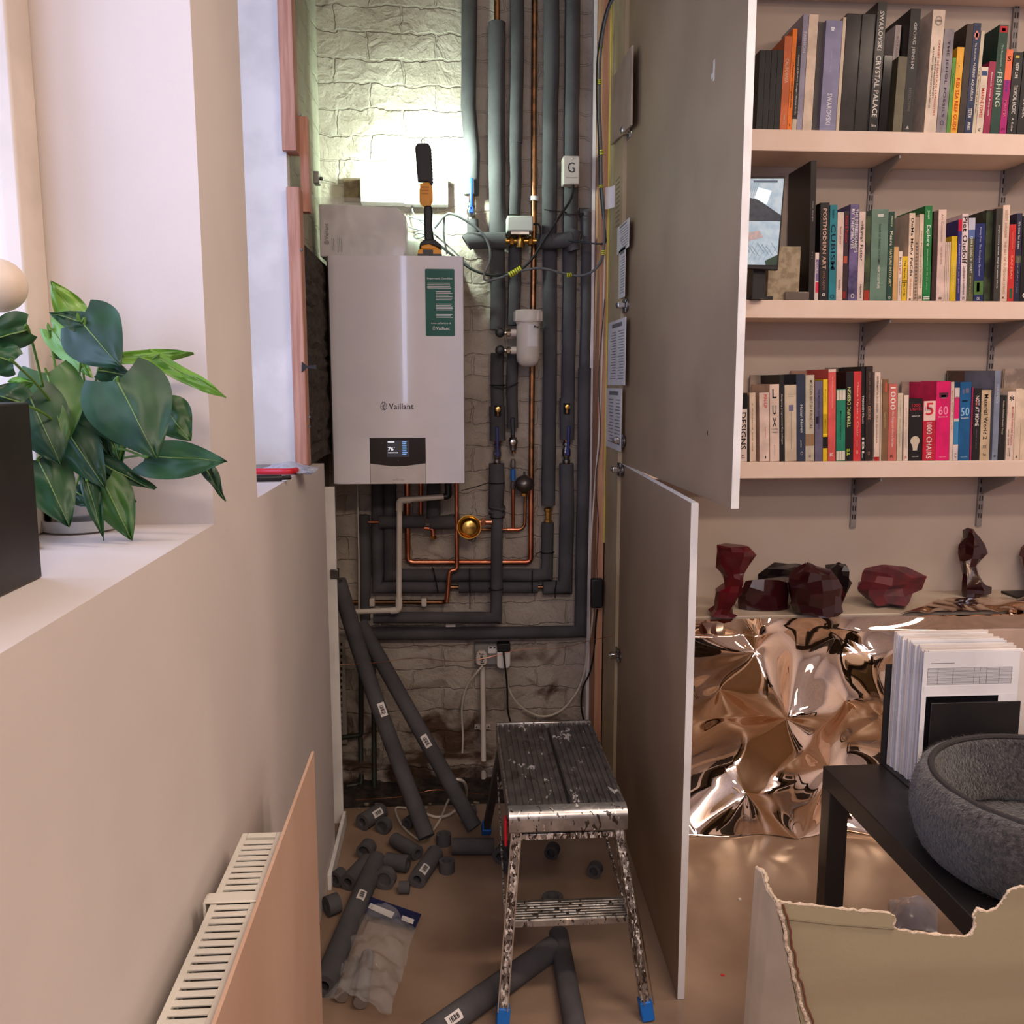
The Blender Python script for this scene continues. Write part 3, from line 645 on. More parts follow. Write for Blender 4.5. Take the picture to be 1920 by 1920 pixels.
O('wire', MB().tube(smooth([P(1075,346,3.235), P(1071,372,3.225), P(1050,405,3.205), P(1020,450,3.2), P(1000,482,3.2), P(980,503,3.205), P(955,514,3.21), P(920,516,3.22), P(885,505,3.24), P(850,480,3.26), P(800,440,3.27)], 8), .0045, 8), cableb, cb)
bands(cb, [(955,516,3.203), (978,502,3.203)], .0095, 6)
for (u, v, u2, v2, k, lab) in ((1063,516,1073,515,3,'yellow bands where the grey cable crosses the right pipes'), (1131,478,1131,468,3,'yellow bands where the grey cable turns up the post'), (1127,352,1127,346,2,'yellow bands just above the hanging tag'),
        (1128,290,1128,280,3,'yellow bands level with the thermostat box'), (1124,150,1124,160,3,'yellow bands second from the top of the grey cable'), (1127,84,1127,94,3,'topmost yellow bands on the grey cable')):
    mb = MB(); yy = 3.16 if u > 1100 else 3.195; a_, b_ = P(u, v, yy), P(u2, v2, yy)
    for i in range(k): mb.tube([a_.lerp(b_, i/k), a_.lerp(b_, i/k+.5/k)], .0075, 10)
    adopt(O('yellow_marker', mb, yel), gcab)
cable('black cable lying beside the grey one up the right wall', [(1158,-30,3.12),(1135,25,3.135),(1121,100,3.155),(1119,180,3.16),(1122,260,3.16),(1124,345,3.165),(1130,400,3.175),(1135,440,3.175),(1128,457,3.18),(1060,450,3.24)], .003, cableb)
cable('flat grey twin cable looping behind the torch', [(833,405,3.24),(832,440,3.25),(838,476,3.27)], .0035, cableg)
cable('thin grey cable leaving the right hand wall box', [(772,384,3.31),(776,402,3.3),(795,420,3.28),(815,440,3.27),(850,470,3.27),(880,500,3.25)], .003, cableg)
cable('short grey cable stub, upper of the two left of the torch', [(764,405,3.3),(780,410,3.29),(796,414,3.28)], .003, cableg)
cable('short grey cable stub, lower of the two left of the torch', [(764,424,3.3),(780,430,3.29),(796,433,3.28)], .0025, cableg)
cable('small coil of grey cable left of the torch handle', [(797,440,3.27),(785,437,3.27),(777,441,3.27),(780,447,3.27),(790,445,3.27),(797,442,3.27)], .003, cableg)
cable('white cable down the right post', [(1134,470,3.18),(1130,640,3.18),(1124,800,3.18),(1116,900,3.18),(1108,1020,3.18),(1106,1120,3.19),(1105,1200,3.2)], .0028, cablew)
cable('thin cream cable down the left of the pipes', [(670,905,3.28),(672,1000,3.28),(673,1060,3.28),(673,1190,3.28)], .0028, pvc)

# ================================================================ BOILER
def hare(c, right, up, w, h, m, parent, name='emblem', bag=None):   # egg outline with long ears inside
    right = V(right); up = V(up); mb = bag or MB(); nrm = right.cross(up)
    def st(pts, r): mb.tube([c+right*(x*w)+up*(y*h) for x, y in pts], r, 5)
    r = w*.045
    st([(.5*math.cos(a)*(1-.12*math.sin(a)), .5*math.sin(a)) for a in [2*PI*k/22 for k in range(23)]], r)
    st([(-.18,.62), (-.12,.2), (0,-.02), (.12,.2), (.18,.62)], r); st([(0,-.02), (0,-.3), (-.12,-.36)], r); st([(0,-.3), (.12,-.36)], r)
    st([(-.28,-.05), (-.22,.1), (-.2,-.3)], r); st([(.28,-.05), (.22,.1), (.2,-.3)], r)
    return None if bag else O(name, mb, m, parent, smooth_ang=0)
YF = 3.0; BX0, BX1, BZ0, BZ1 = -.3835, .0565, 1.1405, 1.8725
bo = thing('boiler', 'white wall hung gas boiler with display and green checklist card', 'boiler', (-.163, 3.17, BZ0))
cs = MB(); R = .012
prof = [(BX0, 3.338), (BX0, YF+.035), (BX0+.008, YF+.012), (BX0+.03, YF), (BX1-.012, YF), (BX1-.003, YF+.004), (BX1, YF+.015), (BX1, 3.338)]
pz = P(700, 868, YF).z; fx0, fx1 = P(694.5, 880, YF).x, P(798, 880, YF).x
# case in three pieces of one mesh, leaving the control bay open
cs.prism([(x, y, P(750, 821, YF).z) for x, y in prof], (0, 0, BZ1-P(750, 821, YF).z))
pl_ = [(BX0, 3.338), (BX0, YF+.035), (BX0+.008, YF+.012), (BX0+.03, YF), (fx0-.001, YF), (fx0-.001, 3.338)]
cs.prism([(x, y, BZ0) for x, y in pl_], (0, 0, P(750, 821, YF).z-BZ0))
pr_ = [(fx1+.001, 3.338), (fx1+.001, YF), (BX1-.012, YF), (BX1-.003, YF+.004), (BX1, YF+.015), (BX1, 3.338)]
cs.prism([(x, y, BZ0) for x, y in pr_], (0, 0, P(750, 821, YF).z-BZ0))
O('case', cs, enamel, bo)
zt_, zm = P(750, 822, YF).z, P(750, 869, YF).z; pn = []
N = 16; zc = lambda u: zm-.0085*math.sin(PI*u)**1.4
pn = [(fx0+(fx1-fx0)*i/N, YF+.002, zc(i/N)) for i in range(N+1)]
O('control_panel', MB().prism(pn+[(fx1, YF+.002, zt_), (fx0, YF+.002, zt_)], (0, .3, 0)), glossb, bo)
cfl = MB().prism([(x, YF-.002, z-.0006) for x, y, z in pn[::-1]]+[(fx0+.0005, YF-.002, BZ0), (fx1-.0005, YF-.002, BZ0)], (0, .3, 0))
fl = O('flap', cfl, silverp, bo); text('ecoTEC plus', (P(747, 900, YF).x, YF-.0026, P(747, 899.5, YF).z), XR, ZU, .037, .0075, greyi, fl)
cpn = [o for o in bo.children if o.name.startswith('control_panel')][0]
x0, x1, z0, z1 = P(725, 840, YF).x, P(767, 840, YF).x, P(740, 857, YF).z, P(740, 826, YF).z; yd = YF+.0012
sc = O('display', MB().box(x0, x1, yd, yd+.002, z0, z1), mat('lcd', (52,52,60), .3, emit=.25, c2=(46,46,54)), cpn)
ORG[sc.name] = ORG[sc.name]
w_, h_ = x1-x0, z1-z0; C0 = V((x0, yd-.0004, z0))
scw = MB(); text('76', C0+V((w_*.18, 0, h_*.5)), XR, ZU, w_*.24, h_*.22, whitei, None, bag=scw, bold=.03)
scw.tube([C0+V((w_*.345+.0012*math.cos(a), 0, h_*.59+.0012*math.sin(a))) for a in [2*PI*k/10 for k in range(11)]], .0003, 4)
lines(scw, 0, w_*.46, h_*.22, h_*.3, 0, 1, XR, ZU, .5, C0+V((w_*.05,0,0)), .05); lines(scw, 0, w_*.3, h_*.86, h_*.96, 0, 1, XR, ZU, .6, C0+V((w_*.05,0,0)), .05)
O('figures', scw, mat('lcd_white', (235,238,245), .5, emit=.8), bo, smooth_ang=0)
scb = MB(); lines(scb, w_*.7, w_*.92, h_*.12, h_*.97, 0, 8, XR, ZU, .5, C0, .25)
O('menu_text', scb, mat('lcd_blue', (120,170,235), .5, emit=.7), bo, smooth_ang=0)
ic = MB().lathe([(.0018,0),(.0018,.0004)], P(746.5, 863, YF+.0012), (0,-1,0), 10); cc_ = P(717, 831, YF+.001)
ic.tube([cc_+V((.0022*math.cos(a), 0, .0022*math.sin(a))) for a in [.6+k*.26 for k in range(20)]], .0003, 4); O('touch_icons', ic, greyi, bo)
c0 = P(752, 762, YF); text('Vaillant', V((c0.x+.0005, YF-.0005, c0.z)), XR, ZU, .081, .0195, mat('logo_ink', (58,52,62), .6), bo, bold=.012, name='logo_lettering')
c0 = P(719.5, 761.5, YF); hare(V((c0.x, YF-.0004, c0.z)), XR, ZU, .0195, .025, mat('logo_ink', (58,52,62), .6), bo, 'logo_emblem')
# green card
a_, b_ = P(798.5, 630, YF), P(852, 504.5, YF); gx0, gx1, gz0, gz1 = a_.x, b_.x, a_.z, b_.z
r_ = .004; pg = []
for (cx, cz, a0) in ((gx1-r_, gz0+r_, -90), (gx1-r_, gz1-r_, 0), (gx0+r_, gz1-r_, 90), (gx0+r_, gz0+r_, 180)):
    for k in range(5): a = math.radians(a0+k*22.5); pg.append((cx+r_*math.cos(a), YF-.0003, cz+r_*math.sin(a)))
gc = thing('checklist_card', 'dark green printed checklist card stuck on the front of the white boiler', 'card', ((gx0+gx1)/2, YF-.001, gz0))
O('card', MB().prism(pg, (0, -.0007, 0)), green, gc)
gw, gh = gx1-gx0, gz1-gz0; G0 = V((gx0, YF-.0013, gz0)); gt = MB()
text('Important Checklist', G0+V((gw*.50, 0, gh*.857)), XR, ZU, gw*.86, gh*.036, None, None, bag=gt, bold=.015)
lines(gt, gw*.07, gw*.92, gh*.705, gh*.80, 0, 4, c0=G0, rag=.1, frac=.4)
for (z0_, z1_, n) in ((.53,.675,6), (.38,.49,5), (.27,.335,3)): lines(gt, gw*.36, gw*.94, gh*z0_, gh*z1_, 0, n, c0=G0, rag=.35, frac=.4)
text('www.vaillant.co.uk', G0+V((gw*.53, 0, gh*.195)), XR, ZU, gw*.70, gh*.026, None, None, bag=gt, bold=.01)
text('Vaillant', G0+V((gw*.585, 0, gh*.115)), XR, ZU, gw*.47, gh*.045, None, None, bag=gt, bold=.02)
hare(G0+V((gw*.28, 0, gh*.115)), XR, ZU, gw*.09, gh*.055, None, None, bag=gt)
O('white_print', gt, whitei, gc, smooth_ang=0)

# ================================================================ ON TOP OF THE BOILER
bp_ = thing('packet', 'white cardboard packet in clear plastic lying on the boiler', 'box', P(680, 478, 3.12))
a_, b_ = P(603, 482, 3.08), P(762, 388, 3.08); ZB = BZ1
x0, x1, z1 = -.405, b_.x, b_.z
O('carton', MB().prism([(x0, 3.05, ZB+.001), (x1-.01, 3.05, ZB+.001), (x1, 3.05, ZB+.03), (x1, 3.05, z1-.035), (x1-.03, 3.05, z1-.008), (x0+.06, 3.05, z1), (x0, 3.05, z1)], (0, .14, 0)), mat('packet_white', (214,206,206), .3, coat=.3), bp_, bevel=.004)
pp_ = MB(); cc_ = P(600, 434, 3.049); text('Vaillant', V((x0+.022, 3.0486, cc_.z)), (0,0,1), (-1,0,0), .05, .013, None, None, bag=pp_, bold=.01)
hare(V((x0+.022, 3.0486, cc_.z-.034)), (0,0,1), (-1,0,0), .012, .014, None, None, bag=pp_)
for (u, n_, ln) in ((622, 2, .04), (633, 3, .05)):
    cc_ = P(u, 458, 3.0486)
    for i in range(n_): pp_.add([(cc_.x+i*.006, 3.0486, cc_.z-ln/2), (cc_.x+i*.006+.002, 3.0486, cc_.z-ln/2), (cc_.x+i*.006+.002, 3.0486, cc_.z+ln/2*random.random()), (cc_.x+i*.006, 3.0486, cc_.z+ln/2)], [(0,1,2,3)])
O('print', pp_, mat('soft_ink', (84,78,82), .8), bp_, smooth_ang=0)
cr = MB(); 
def crum(u, v):
    x = x0-.004+(x1-x0+.03)*u; z = ZB+(z1-ZB+.022)*v; e = .006*noise.noise(V((x*60, z*60, 2)))
    return (x+.004*noise.noise(V((z*80, 1, 2))), 3.042+e+.01*(v > .95), z+.004*noise.noise(V((x*50, 1, 7))))
cr.grid(crum, 30, 18); O('clear_wrap', cr, clearp, bp_)
flw = MB().grid(lambda u, v: (x0+.01+u*.10+.01*noise.noise(V((v*6,u*4,3))), 3.10+.05*v, z1+v*.05*(1-u)+.008*noise.noise(V((u*9,v*9,1)))), 10, 10)
O('wrap_tail', flw, clearp, bp_)
rb = MB().lathe([(.03,0),(.036,.01),(.036,.05),(.028,.075)], (P(770,478,3.2).x, 3.22, ZB+.001), (0,0,1), 18)
props(O('flue_bend', rb, mat('pale_flue', (196,202,186), .6)), 'pale rounded fitting standing behind the white packet', 'fitting')
# torch
T = 3.12; th_ = thing('work_torch', 'yellow and black cordless work torch standing on the boiler, lighting the wall', 'torch', (P(805, 478, T).x, T, ZB))
yelt = mat('tool_yellow', (240,160,30), .45); rubber = mat('tool_rubber', (30,30,38), .55, bump=.1, bs=200)
def pxp(pts, Y, d, parent, name, m, bev=.003):
    return O(name, MB().prism([P(x, y, Y) for x, y in pts], (0, d, 0)), m, parent, bevel=bev)
bt_ = pxp([(783.5,478.5),(783.5,469),(789,466),(824,467),(828,471),(828,478.5)], T-.035, .075, th_, 'battery', yelt)
O('battery_label', MB().pbox(793, 468, 812, 477, T-.037, .003), blackp, th_); O('battery_foot', MB().pbox(783, 476, 828.5, 479, T-.036, .077), blackp, th_)
pxp([(786,466),(787,456),(795,449),(816,449),(827,459),(829,465),(822,464),(806,458),(790,461)], T-.03, .065, th_, 'foot_housing', rubber)
pxp([(789,466),(790,460),(804,457),(821,464),(823,468)], T-.031, .06, th_, 'foot_trim', yelt)
pxp([(796,452),(794,388),(800,384),(809,385),(811,395),(810,420),(814,452)], T-.02, .045, th_, 'grip', rubber, .006)
pxp([(786,344),(804,341),(811,350),(812,374),(808,380),(808,387),(794,387),(786,378),(785.5,356),(787,352)], T-.018, .04, th_, 'neck', yelt)
nt = MB()
for k in range(3): nt.pbox(790, 350+k*6, 804, 352+k*6, T-.0195, .002)
O('neck_ribs', nt, mat('tool_orange', (206,124,24), .5), th_)
hd_ = pxp([(783,341),(778,275),(783,268),(803,268),(808,276),(812,340),(810,350),(803,341)], T-.012, .022, th_, 'lamp_head', rubber, .004)
ribs = MB()
for k in range(11):
    z = P(811, 282+k*6, T).z; x = P(808.5+k*.35, 282+k*6, T).x; ribs.box(x-.002, x+.0016, T-.01, T+.008, z-.0016, z+.0016)
O('cooling_fins', ribs, rubber, th_)
O('hook', MB().tube(smooth([P(792, 270, T), P(790, 264, T), P(793, 260, T), P(796, 262, T), P(795.5, 270, T)], 5), .0016, 8), steel, th_)
led = MB().prism([P(x, y, T+.0105) for x, y in ((786,334),(783,280),(803,280),(807,334))], (0, .002, 0))
O('light_strip', led, mat('led_white', (235,255,235), .4, emit=3.0), th_)
tl = bpy.data.lights.new('torch_light', 'AREA'); tl.shape = 'RECTANGLE'; tl.size = .035; tl.size_y = .09; tl.energy = 13; tl.color = (.78, 1.0, .84)
tlo = bpy.data.objects.new('torch_light', tl); COL.objects.link(tlo); tlo.location = P(795, 307, T+.016); tlo.rotation_euler = V((.06, 1, .12)).to_track_quat('-Z', 'Y').to_euler()
# wall boxes
props(O('wall_box', MB().pbox(675, 331, 758, 379, 3.27, .068), white, bevel=.003), 'left white cover box on the wall behind the torch', 'box')
w2 = thing('wall_box', 'right white cover box on the wall behind the torch', 'box', P(800, 385, 3.3))
O('cover', MB().pbox(757, 332, 840, 383, 3.285, .053), white, w2, bevel=.004)
props(O('patch_board', MB().pbox(645, 334, 674, 378, 3.325, .014), mat('rusty_board', (126,108,84), .85, c2=(104,86,66), scale=40)), 'small brown board patch left of the white wall box', 'board')
cl_ = P(597, 335, 2.9); props(O('pipe_clip', MB().box(cl_.x-.012, cl_.x+.004, 2.88, 2.92, cl_.z-.018, cl_.z+.018).lathe([(.006,0),(.006,.01)], (cl_.x+.004, 2.9, cl_.z), (1,0,0), 8), steel, bevel=.002), 'small metal clip at the edge of the side wall', 'clip')

# ================================================================ SOCKET AND LOW WALL
so = thing('socket', 'grey metal clad double wall socket below the pipework', 'socket', P(923, 1250, 3.31))
O('back_box', MB().pbox(890, 1207, 957, 1248, 3.298, .04), mat('grey_metalclad', (118,116,112), .5), so, bevel=.005)
O('faceplate', MB().pbox(891, 1208, 956, 1247, 3.292, .006), mat('grey_face', (132,130,126), .45), so, bevel=.002)
ro = MB().pbox(916, 1212, 931, 1225, 3.2905, .002); O('switches', ro, white, so)
O('switch_gap', MB().pbox(917.5, 1213.5, 922.5, 1216, 3.289, .002).pbox(925, 1213.5, 929.5, 1216, 3.289, .002), blackp, so)
pa = thing('plug', 'cream plug with handwriting, left side of the grey socket', 'plug', P(902, 1248, 3.26))
O('body', MB().prism([P(x, y, 3.262) for x, y in ((893,1226),(898,1221),(909,1221),(913,1226),(914,1243),(910,1248),(897,1248),(892,1243))], (0, .029, 0)), pvc, pa, bevel=.004)
q_ = MB(); text('Jabl', P(903, 1234, 3.2605), (0,0,-1), (1,0,0), .042, .018, None, None, bag=q_, bold=.02); O('handwriting', q_, ink, pa, smooth_ang=0)
pb = thing('plug_adaptor', 'white plug with a small black charger above, right side of the grey socket', 'plug', P(944, 1252, 3.26))
O('body', MB().prism([P(x, y, 3.255) for x, y in ((932,1222),(957,1222),(957,1249),(952,1254),(937,1254),(932,1250))], (0, .036, 0)), white, pb, bevel=.004)
O('ridge', MB().tube([P(938+6*math.cos(a)+5, 1236-9*math.sin(a), 3.253) for a in [PI*k/10 for k in range(11)]], .0015, 6), white, pb)
props(O('charger', MB().pbox(932.5, 1207, 957, 1223, 3.25, .042), blackp, bevel=.003), 'black charger block plugged into top right of the grey socket', 'charger')
cable('black lead dropping from the charger to behind the step stool', [(944,1222,3.235),(947,1250,3.23),(951,1290,3.25),(952,1330,3.26),(958,1360,3.26),(962,1400,3.28)], .0036, cableb)
cable('white lead hanging in a deep loop from the white plug to the right', [(947,1252,3.26),(950,1280,3.26),(965,1312,3.27),(990,1334,3.28),(1020,1343,3.28),(1052,1332,3.28),(1080,1300,3.28),(1095,1262,3.27),(1102,1215,3.25),(1110,1170,3.22),(1112,1120,3.2)], .0038, cablew)
cable('cream lead from the handwritten plug running down to the floor coil', [(905,1248,3.26),(893,1262,3.26),(874,1290,3.28),(866,1330,3.3),(868,1380,3.3),(866,1420,3.3),(860,1450,3.28),(850,1478,3.2)], .0036, cablew)
fc = thing('cable_coil', 'cream cable lying in wide loops behind the leaning foam tubes', 'cable', P(800, 1560, 3.0))
O('loop', MB().tube(smooth([P(728,1412,3.3),P(716,1440,3.31),(P(720,1475,3.3)),P(740,1498,3.26),P(768,1504,3.2),P(800,1485,3.22),P(815,1476,3.24),P(850,1462,3.2)], 8), .0038, 8), cablew, fc)
def G(x, y, z=.006): return PZ(x, y, z)
O('loop', MB().tube(smooth([G(762,1515), G(745,1514), G(742,1522), G(752,1545), G(768,1562), G(790,1575), G(808,1562), G(826,1535), G(836,1510), G(842,1498)], 8), .004, 8), cablew, fc)
O('loop', MB().tube(smooth([G(798,1526), G(820,1532), G(845,1526), G(866,1506), G(875,1490,.05), G(872,1470,.13), G(862,1462,.16), G(842,1462,.16)], 8), .005, 8), pvc, fc)
cn = thing('conduit', 'white vertical conduit pipe rising from the floor to the grey socket', 'conduit', P(906, 1480, 3.32))
O('pipe', MB().cyl(P(907, 1482, 3.19), P(905, 1249, 3.315), .010), pvc, cn)
kk = MB(); c_ = P(905, 1366, 3.31); kk.box(c_.x-.030, c_.x+.030, 3.326, 3.339, c_.z-.008, c_.z+.008); kk.tube([(c_.x+.013*math.cos(a), 3.313-.013*math.sin(a), c_.z) for a in [PI*k/10 for k in range(11)]], .004, 6)
O('saddle_clip', kk, pvc, cn); sc2 = MB()
for dx in (-.023, .023): sc2.lathe([(.004,0),(.004,.003)], (c_.x+dx, 3.326, c_.z), (0,-1,0), 8)
O('screws', sc2, steel, cn)
ps = thing('power_supply', 'black power brick hanging beside the wooden post', 'power supply', P(1120, 1140, 3.16))
O('brick', MB().pbox(1109, 1086, 1131, 1141, 3.14, .03), blackp, ps, bevel=.005)
O('lead', MB().tube(smooth([P(1120,1142,3.155), P(1117,1170,3.17), P(1114,1220,3.2), P(1106,1260,3.22), P(1093,1290,3.24), P(1090,1325,3.25), P(1097,1360,3.25)], 7), .0036, 8), cableb, ps)
O('thin_lead', MB().tube(smooth([P(1120,1086,3.155), P(1119,1050,3.17), P(1122,980,3.17), P(1117,900,3.17), P(1126,820,3.175), P(1123,700,3.175), P(1134,560,3.175)], 6), .0016, 6), cableb, ps)
cable('fine bare wire strung across the low wall', [(630,1246,2.97),(700,1243,3.02),(780,1234,3.1),(850,1240,3.2),(900,1236,3.245),(980,1217,3.24),(1050,1215,3.2),(1110,1200,3.1),(1155,1192,2.99)], .0009, copper, 'wire', name='wire')
cable('fine bare wire low across the leaning foam tubes', [(668,1500,3.0),(760,1493,2.98),(815,1481,2.98),(880,1487,3.0),(950,1492,3.1)], .0009, copper, 'wire', name='wire')
# old pipes low left
for (pts, lab) in (([(677,1150),(677,1378),(632,1384)], 'dark old pipe with an elbow low on the left wall'), ([(700,1185),(702,1482),(655,1484)], 'right hand dark green old pipe dropping to the floor level elbow'), ([(676,1384),(678,1470),(650,1474)], 'left hand dark old pipe dropping beside the greenish one')):
    o = O('old_pipe', MB().tube(fillet([P(x, y, 3.30-.13*max(0, (y-1384)/98)) for x, y in pts], .012), .0095, 12), dullpipe); props(o, lab, 'pipe')
for (x, y, lab) in ((678, 1416, 'grey clip on the left old pipe near the floor'), (703, 1415, 'grey clip on the right old pipe near the floor')):
    c_ = P(x, y, 3.29); props(O('pipe_clip', MB().box(c_.x-.014, c_.x+.014, 3.282, 3.339, c_.z-.007, c_.z+.007), mat('clip_grey', (130,122,112), .7), bevel=.003), lab, 'clip')
br = thing('slotted_strip', 'pale slotted metal upright at the far left of the alcove', 'bracket', P(642, 1385, 3.2))
br_m = MB().pbox(634, 1195, 646, 1395, 3.30, .01); O('strip', br_m, mat('dull_strip', (146,138,126), .6), br); hl = MB()
for k in range(16): hl.pbox(638, 1205+k*11.5, 641.5, 1211+k*11.5, 3.2985, .002)
O('slots', hl, blacks, br)
c_ = P(629, 1082, 2.925); bx = thing('steel_clamp', 'small steel clamp on the white trim at top of the leaning tubes', 'clamp', c_)
O('body', MB().pbox(619, 1068, 634, 1086, 2.91, .03), steel, bx, bevel=.002)

rub = MB(); rub.grid(lambda u, v: (-.43+.93*u, 3.02+.20*v, .001+.03*max(0, v-.2)*(1+noise.noise(V((u*14, v*6, 1))))*(.6+.4*noise.noise(V((u*40, v*12, 5))))*min(1, (1-u)*8)), 90, 24)
rubm = mat('dark_rubble', (62,50,42), .95, c2=(34,28,24), scale=30, bump=.7, bs=90)
props(O('rubble', rub, rubm), 'dark dust and plaster rubble swept against the foot of the back wall', 'rubble', kind='stuff')
rr_ = random.Random(5)
for k in range(14):
    c_ = V((rr_.uniform(-.40, .1), rr_.uniform(2.85, 3.05), 0)); s_ = rr_.uniform(.004, .010); m_ = MB().sphere(c_+V((0,0,s_*.6)), s_, 7, (1.3, .9, .7))
    props(O('plaster_crumb', m_, mat('crumb', (140,128,112), .9), smooth_ang=0), 'small pale plaster crumb on the dusty alcove floor', 'debris', 'plaster crumbs on the alcove floor')
# leaning foam tubes
def label_on(parent, a, b, r, t, name='price_label', w=.022, l=.045, dirn=(0,-1,.35)):
    a = V(a); b = V(b); ax = (b-a).normalized(); n = (CAM-a.lerp(b, t)); n = (n-ax*n.dot(ax)).normalized(); s = ax.cross(n); c = a.lerp(b, t)
    mb = MB(); mb.grid(lambda u, v: c+ax*((u-.5)*l)+(n*math.cos((v-.5)*w/r)+s*math.sin((v-.5)*w/r))*(r+.0012), 1, 6); o = O(name, mb, paper, parent)
    k = MB()
    for i in range(7):
        u = -.3+i*.095; k.add([c+ax*(u*l)+n*(r+.0016)-s*w*.28, c+ax*((u+.045+.03*(i % 2))*l)+n*(r+.0016)-s*w*.28, c+ax*((u+.045+.03*(i % 2))*l)+n*(r+.0016)+s*w*.28, c+ax*(u*l)+n*(r+.0016)+s*w*.28], [(0,1,2,3)])
    O('barcode', k, ink, parent, smooth_ang=0)
def ftube(name, label, pts, r, lab=None, group=None, cat='foam tube', inner=.5, bend=0):
    pts = [V(p) for p in pts]; t = thing(name, label, cat, V((pts[0].x, pts[0].y, 0)) if group else pts[0], group=group)
    q = [pts[0]]
    for i in range(1, len(pts)):
        n = max(1, int((pts[i]-pts[i-1]).length/.06))
        for k in range(1, n+1): q.append(pts[i-1].lerp(pts[i], k/n))
    if len(pts) > 2: q = smooth(pts, 8)
    O('foam_sleeve', MB().tube(q, r, 20, inner=inner), foam, t)
    if lab is not None: label_on(t, pts[0], pts[-1], r, lab)
    return t
ftube('foam_tube', 'long grey foam tube leaning from the trim to the floor, left of the two', [P(634, 1090, 2.95), P(697, 1290, 3.02), G(800, 1570, .03)], .027, .505)
ftube('foam_tube', 'long grey foam tube leaning behind the other, reaching further right', [P(676, 1170, 3.16), G(890, 1552, .03)], .026, .60)
GRP = 'foam tubes and offcuts on the floor'
def fl_tube(name, label, x0, y0, x1, y1, r, lab=None, inner=.5, rise=0, cat='foam tube'):
    a = G(x0, y0, r); b = G(x1, y1, r+rise); return ftube(name, label, [a, b], r, lab, GRP, cat, inner)
fl_tube('foam_tube', 'long foam tube with a label lying by the leaning board', 606, 1850, 706, 1612, .029, .60)
fl_tube('foam_tube', 'foam tube crossing under the step stool to lower left', 800, 1945, 1035, 1778, .030, .15)
fl_tube('foam_tube', 'dark foam tube pointing at the camera under the step stool', 1084, 1960, 1047, 1752, .026)
fl_tube('foam_offcut', 'short foam offcut with a barcode at back left, its round end facing out', 679, 1542, 715, 1520, .028, .55, cat='foam offcut')
fl_tube('foam_offcut', 'foam ring standing beside the back left barcode offcut', 716, 1551, 724, 1545, .026, None, .72, cat='foam offcut')
fl_tube('foam_offcut', 'dark offcut angled toward the camera, left of the leaning tube foot', 783, 1600, 740, 1574, .023, cat='foam offcut')
fl_tube('foam_offcut', 'labelled offcut in the middle of the floor, open end facing out', 782, 1650, 816, 1600, .0265, .17, cat='foam offcut')
fl_tube('foam_offcut', 'long level offcut lying in front of the stool back leg', 848, 1587, 926, 1587, .026, cat='foam offcut')
fl_tube('foam_offcut', 'plain half buried offcut right of the long labelled tube', 724, 1614, 765, 1620, .026, cat='foam offcut')
fl_tube('foam_offcut', 'offcut hidden behind the long labelled tube, open end at left', 652, 1655, 690, 1615, .026, cat='foam offcut')
fl_tube('foam_offcut', 'offcut by the skirting strip, left end of the clutter', 612, 1700, 634, 1692, .028, cat='foam offcut')
fl_tube('foam_offcut', 'wide open foam ring facing out, below the middle offcuts', 720, 1650, 725, 1642, .032, None, .66, cat='foam offcut')
fl_tube('foam_offcut', 'flattened foam scrap beside the middle labelled offcut', 748, 1664, 768, 1664, .018, cat='foam offcut')
fl_tube('foam_offcut', 'foam ring left of the skirting end', 628, 1650, 642, 1640, .024, None, .6, cat='foam offcut')
fl_tube('foam_offcut', 'foam ring behind the small clutter at left', 682, 1598, 692, 1586, .026, None, .7, cat='foam offcut')
fl_tube('foam_offcut', 'crumpled offcut by the left stool leg', 938, 1607, 950, 1590, .026, None, .5, cat='foam offcut')
fl_tube('foam_offcut', 'second crumpled offcut by the left stool leg, nearer the camera', 946, 1626, 962, 1622, .020, None, .6, cat='foam offcut')
fl_tube('foam_offcut', 'ring seen between the stool legs, left one at the back', 1033, 1600, 1038, 1590, .022, None, .6, cat='foam offcut')
fl_tube('foam_offcut', 'ring seen between the stool legs, right one at the back', 1113, 1635, 1118, 1626, .022, None, .6, cat='foam offcut')
fl_tube('foam_offcut', 'small offcut deep in the shadow behind the leaning tube foot', 876, 1520, 892, 1518, .016, None, .6, cat='foam offcut')
fl_tube('foam_offcut', 'dark offcut far back in the middle', 762, 1545, 775, 1536, .02, None, .6, cat='foam offcut')
def ring_up(x, y, r, h, label):
    c = G(x, y, 0); t = thing('foam_offcut', label, 'foam offcut', c, group=GRP)
    O('foam_sleeve', MB().lathe([(r,0),(r,h),(r*.6,h),(r*.55,h-.02),(.001,h-.02)], c+V((0,0,.0005)), (0,0,1), 20), foam, t)
ring_up(832, 1583, .024, .036, 'upright foam ring in front of the leaning tube foot'); ring_up(838, 1634, .024, .036, 'upright foam ring alone on the open floor')
ring_up(1036, 1702, .03, .034, 'upright foam ring under the step stool')
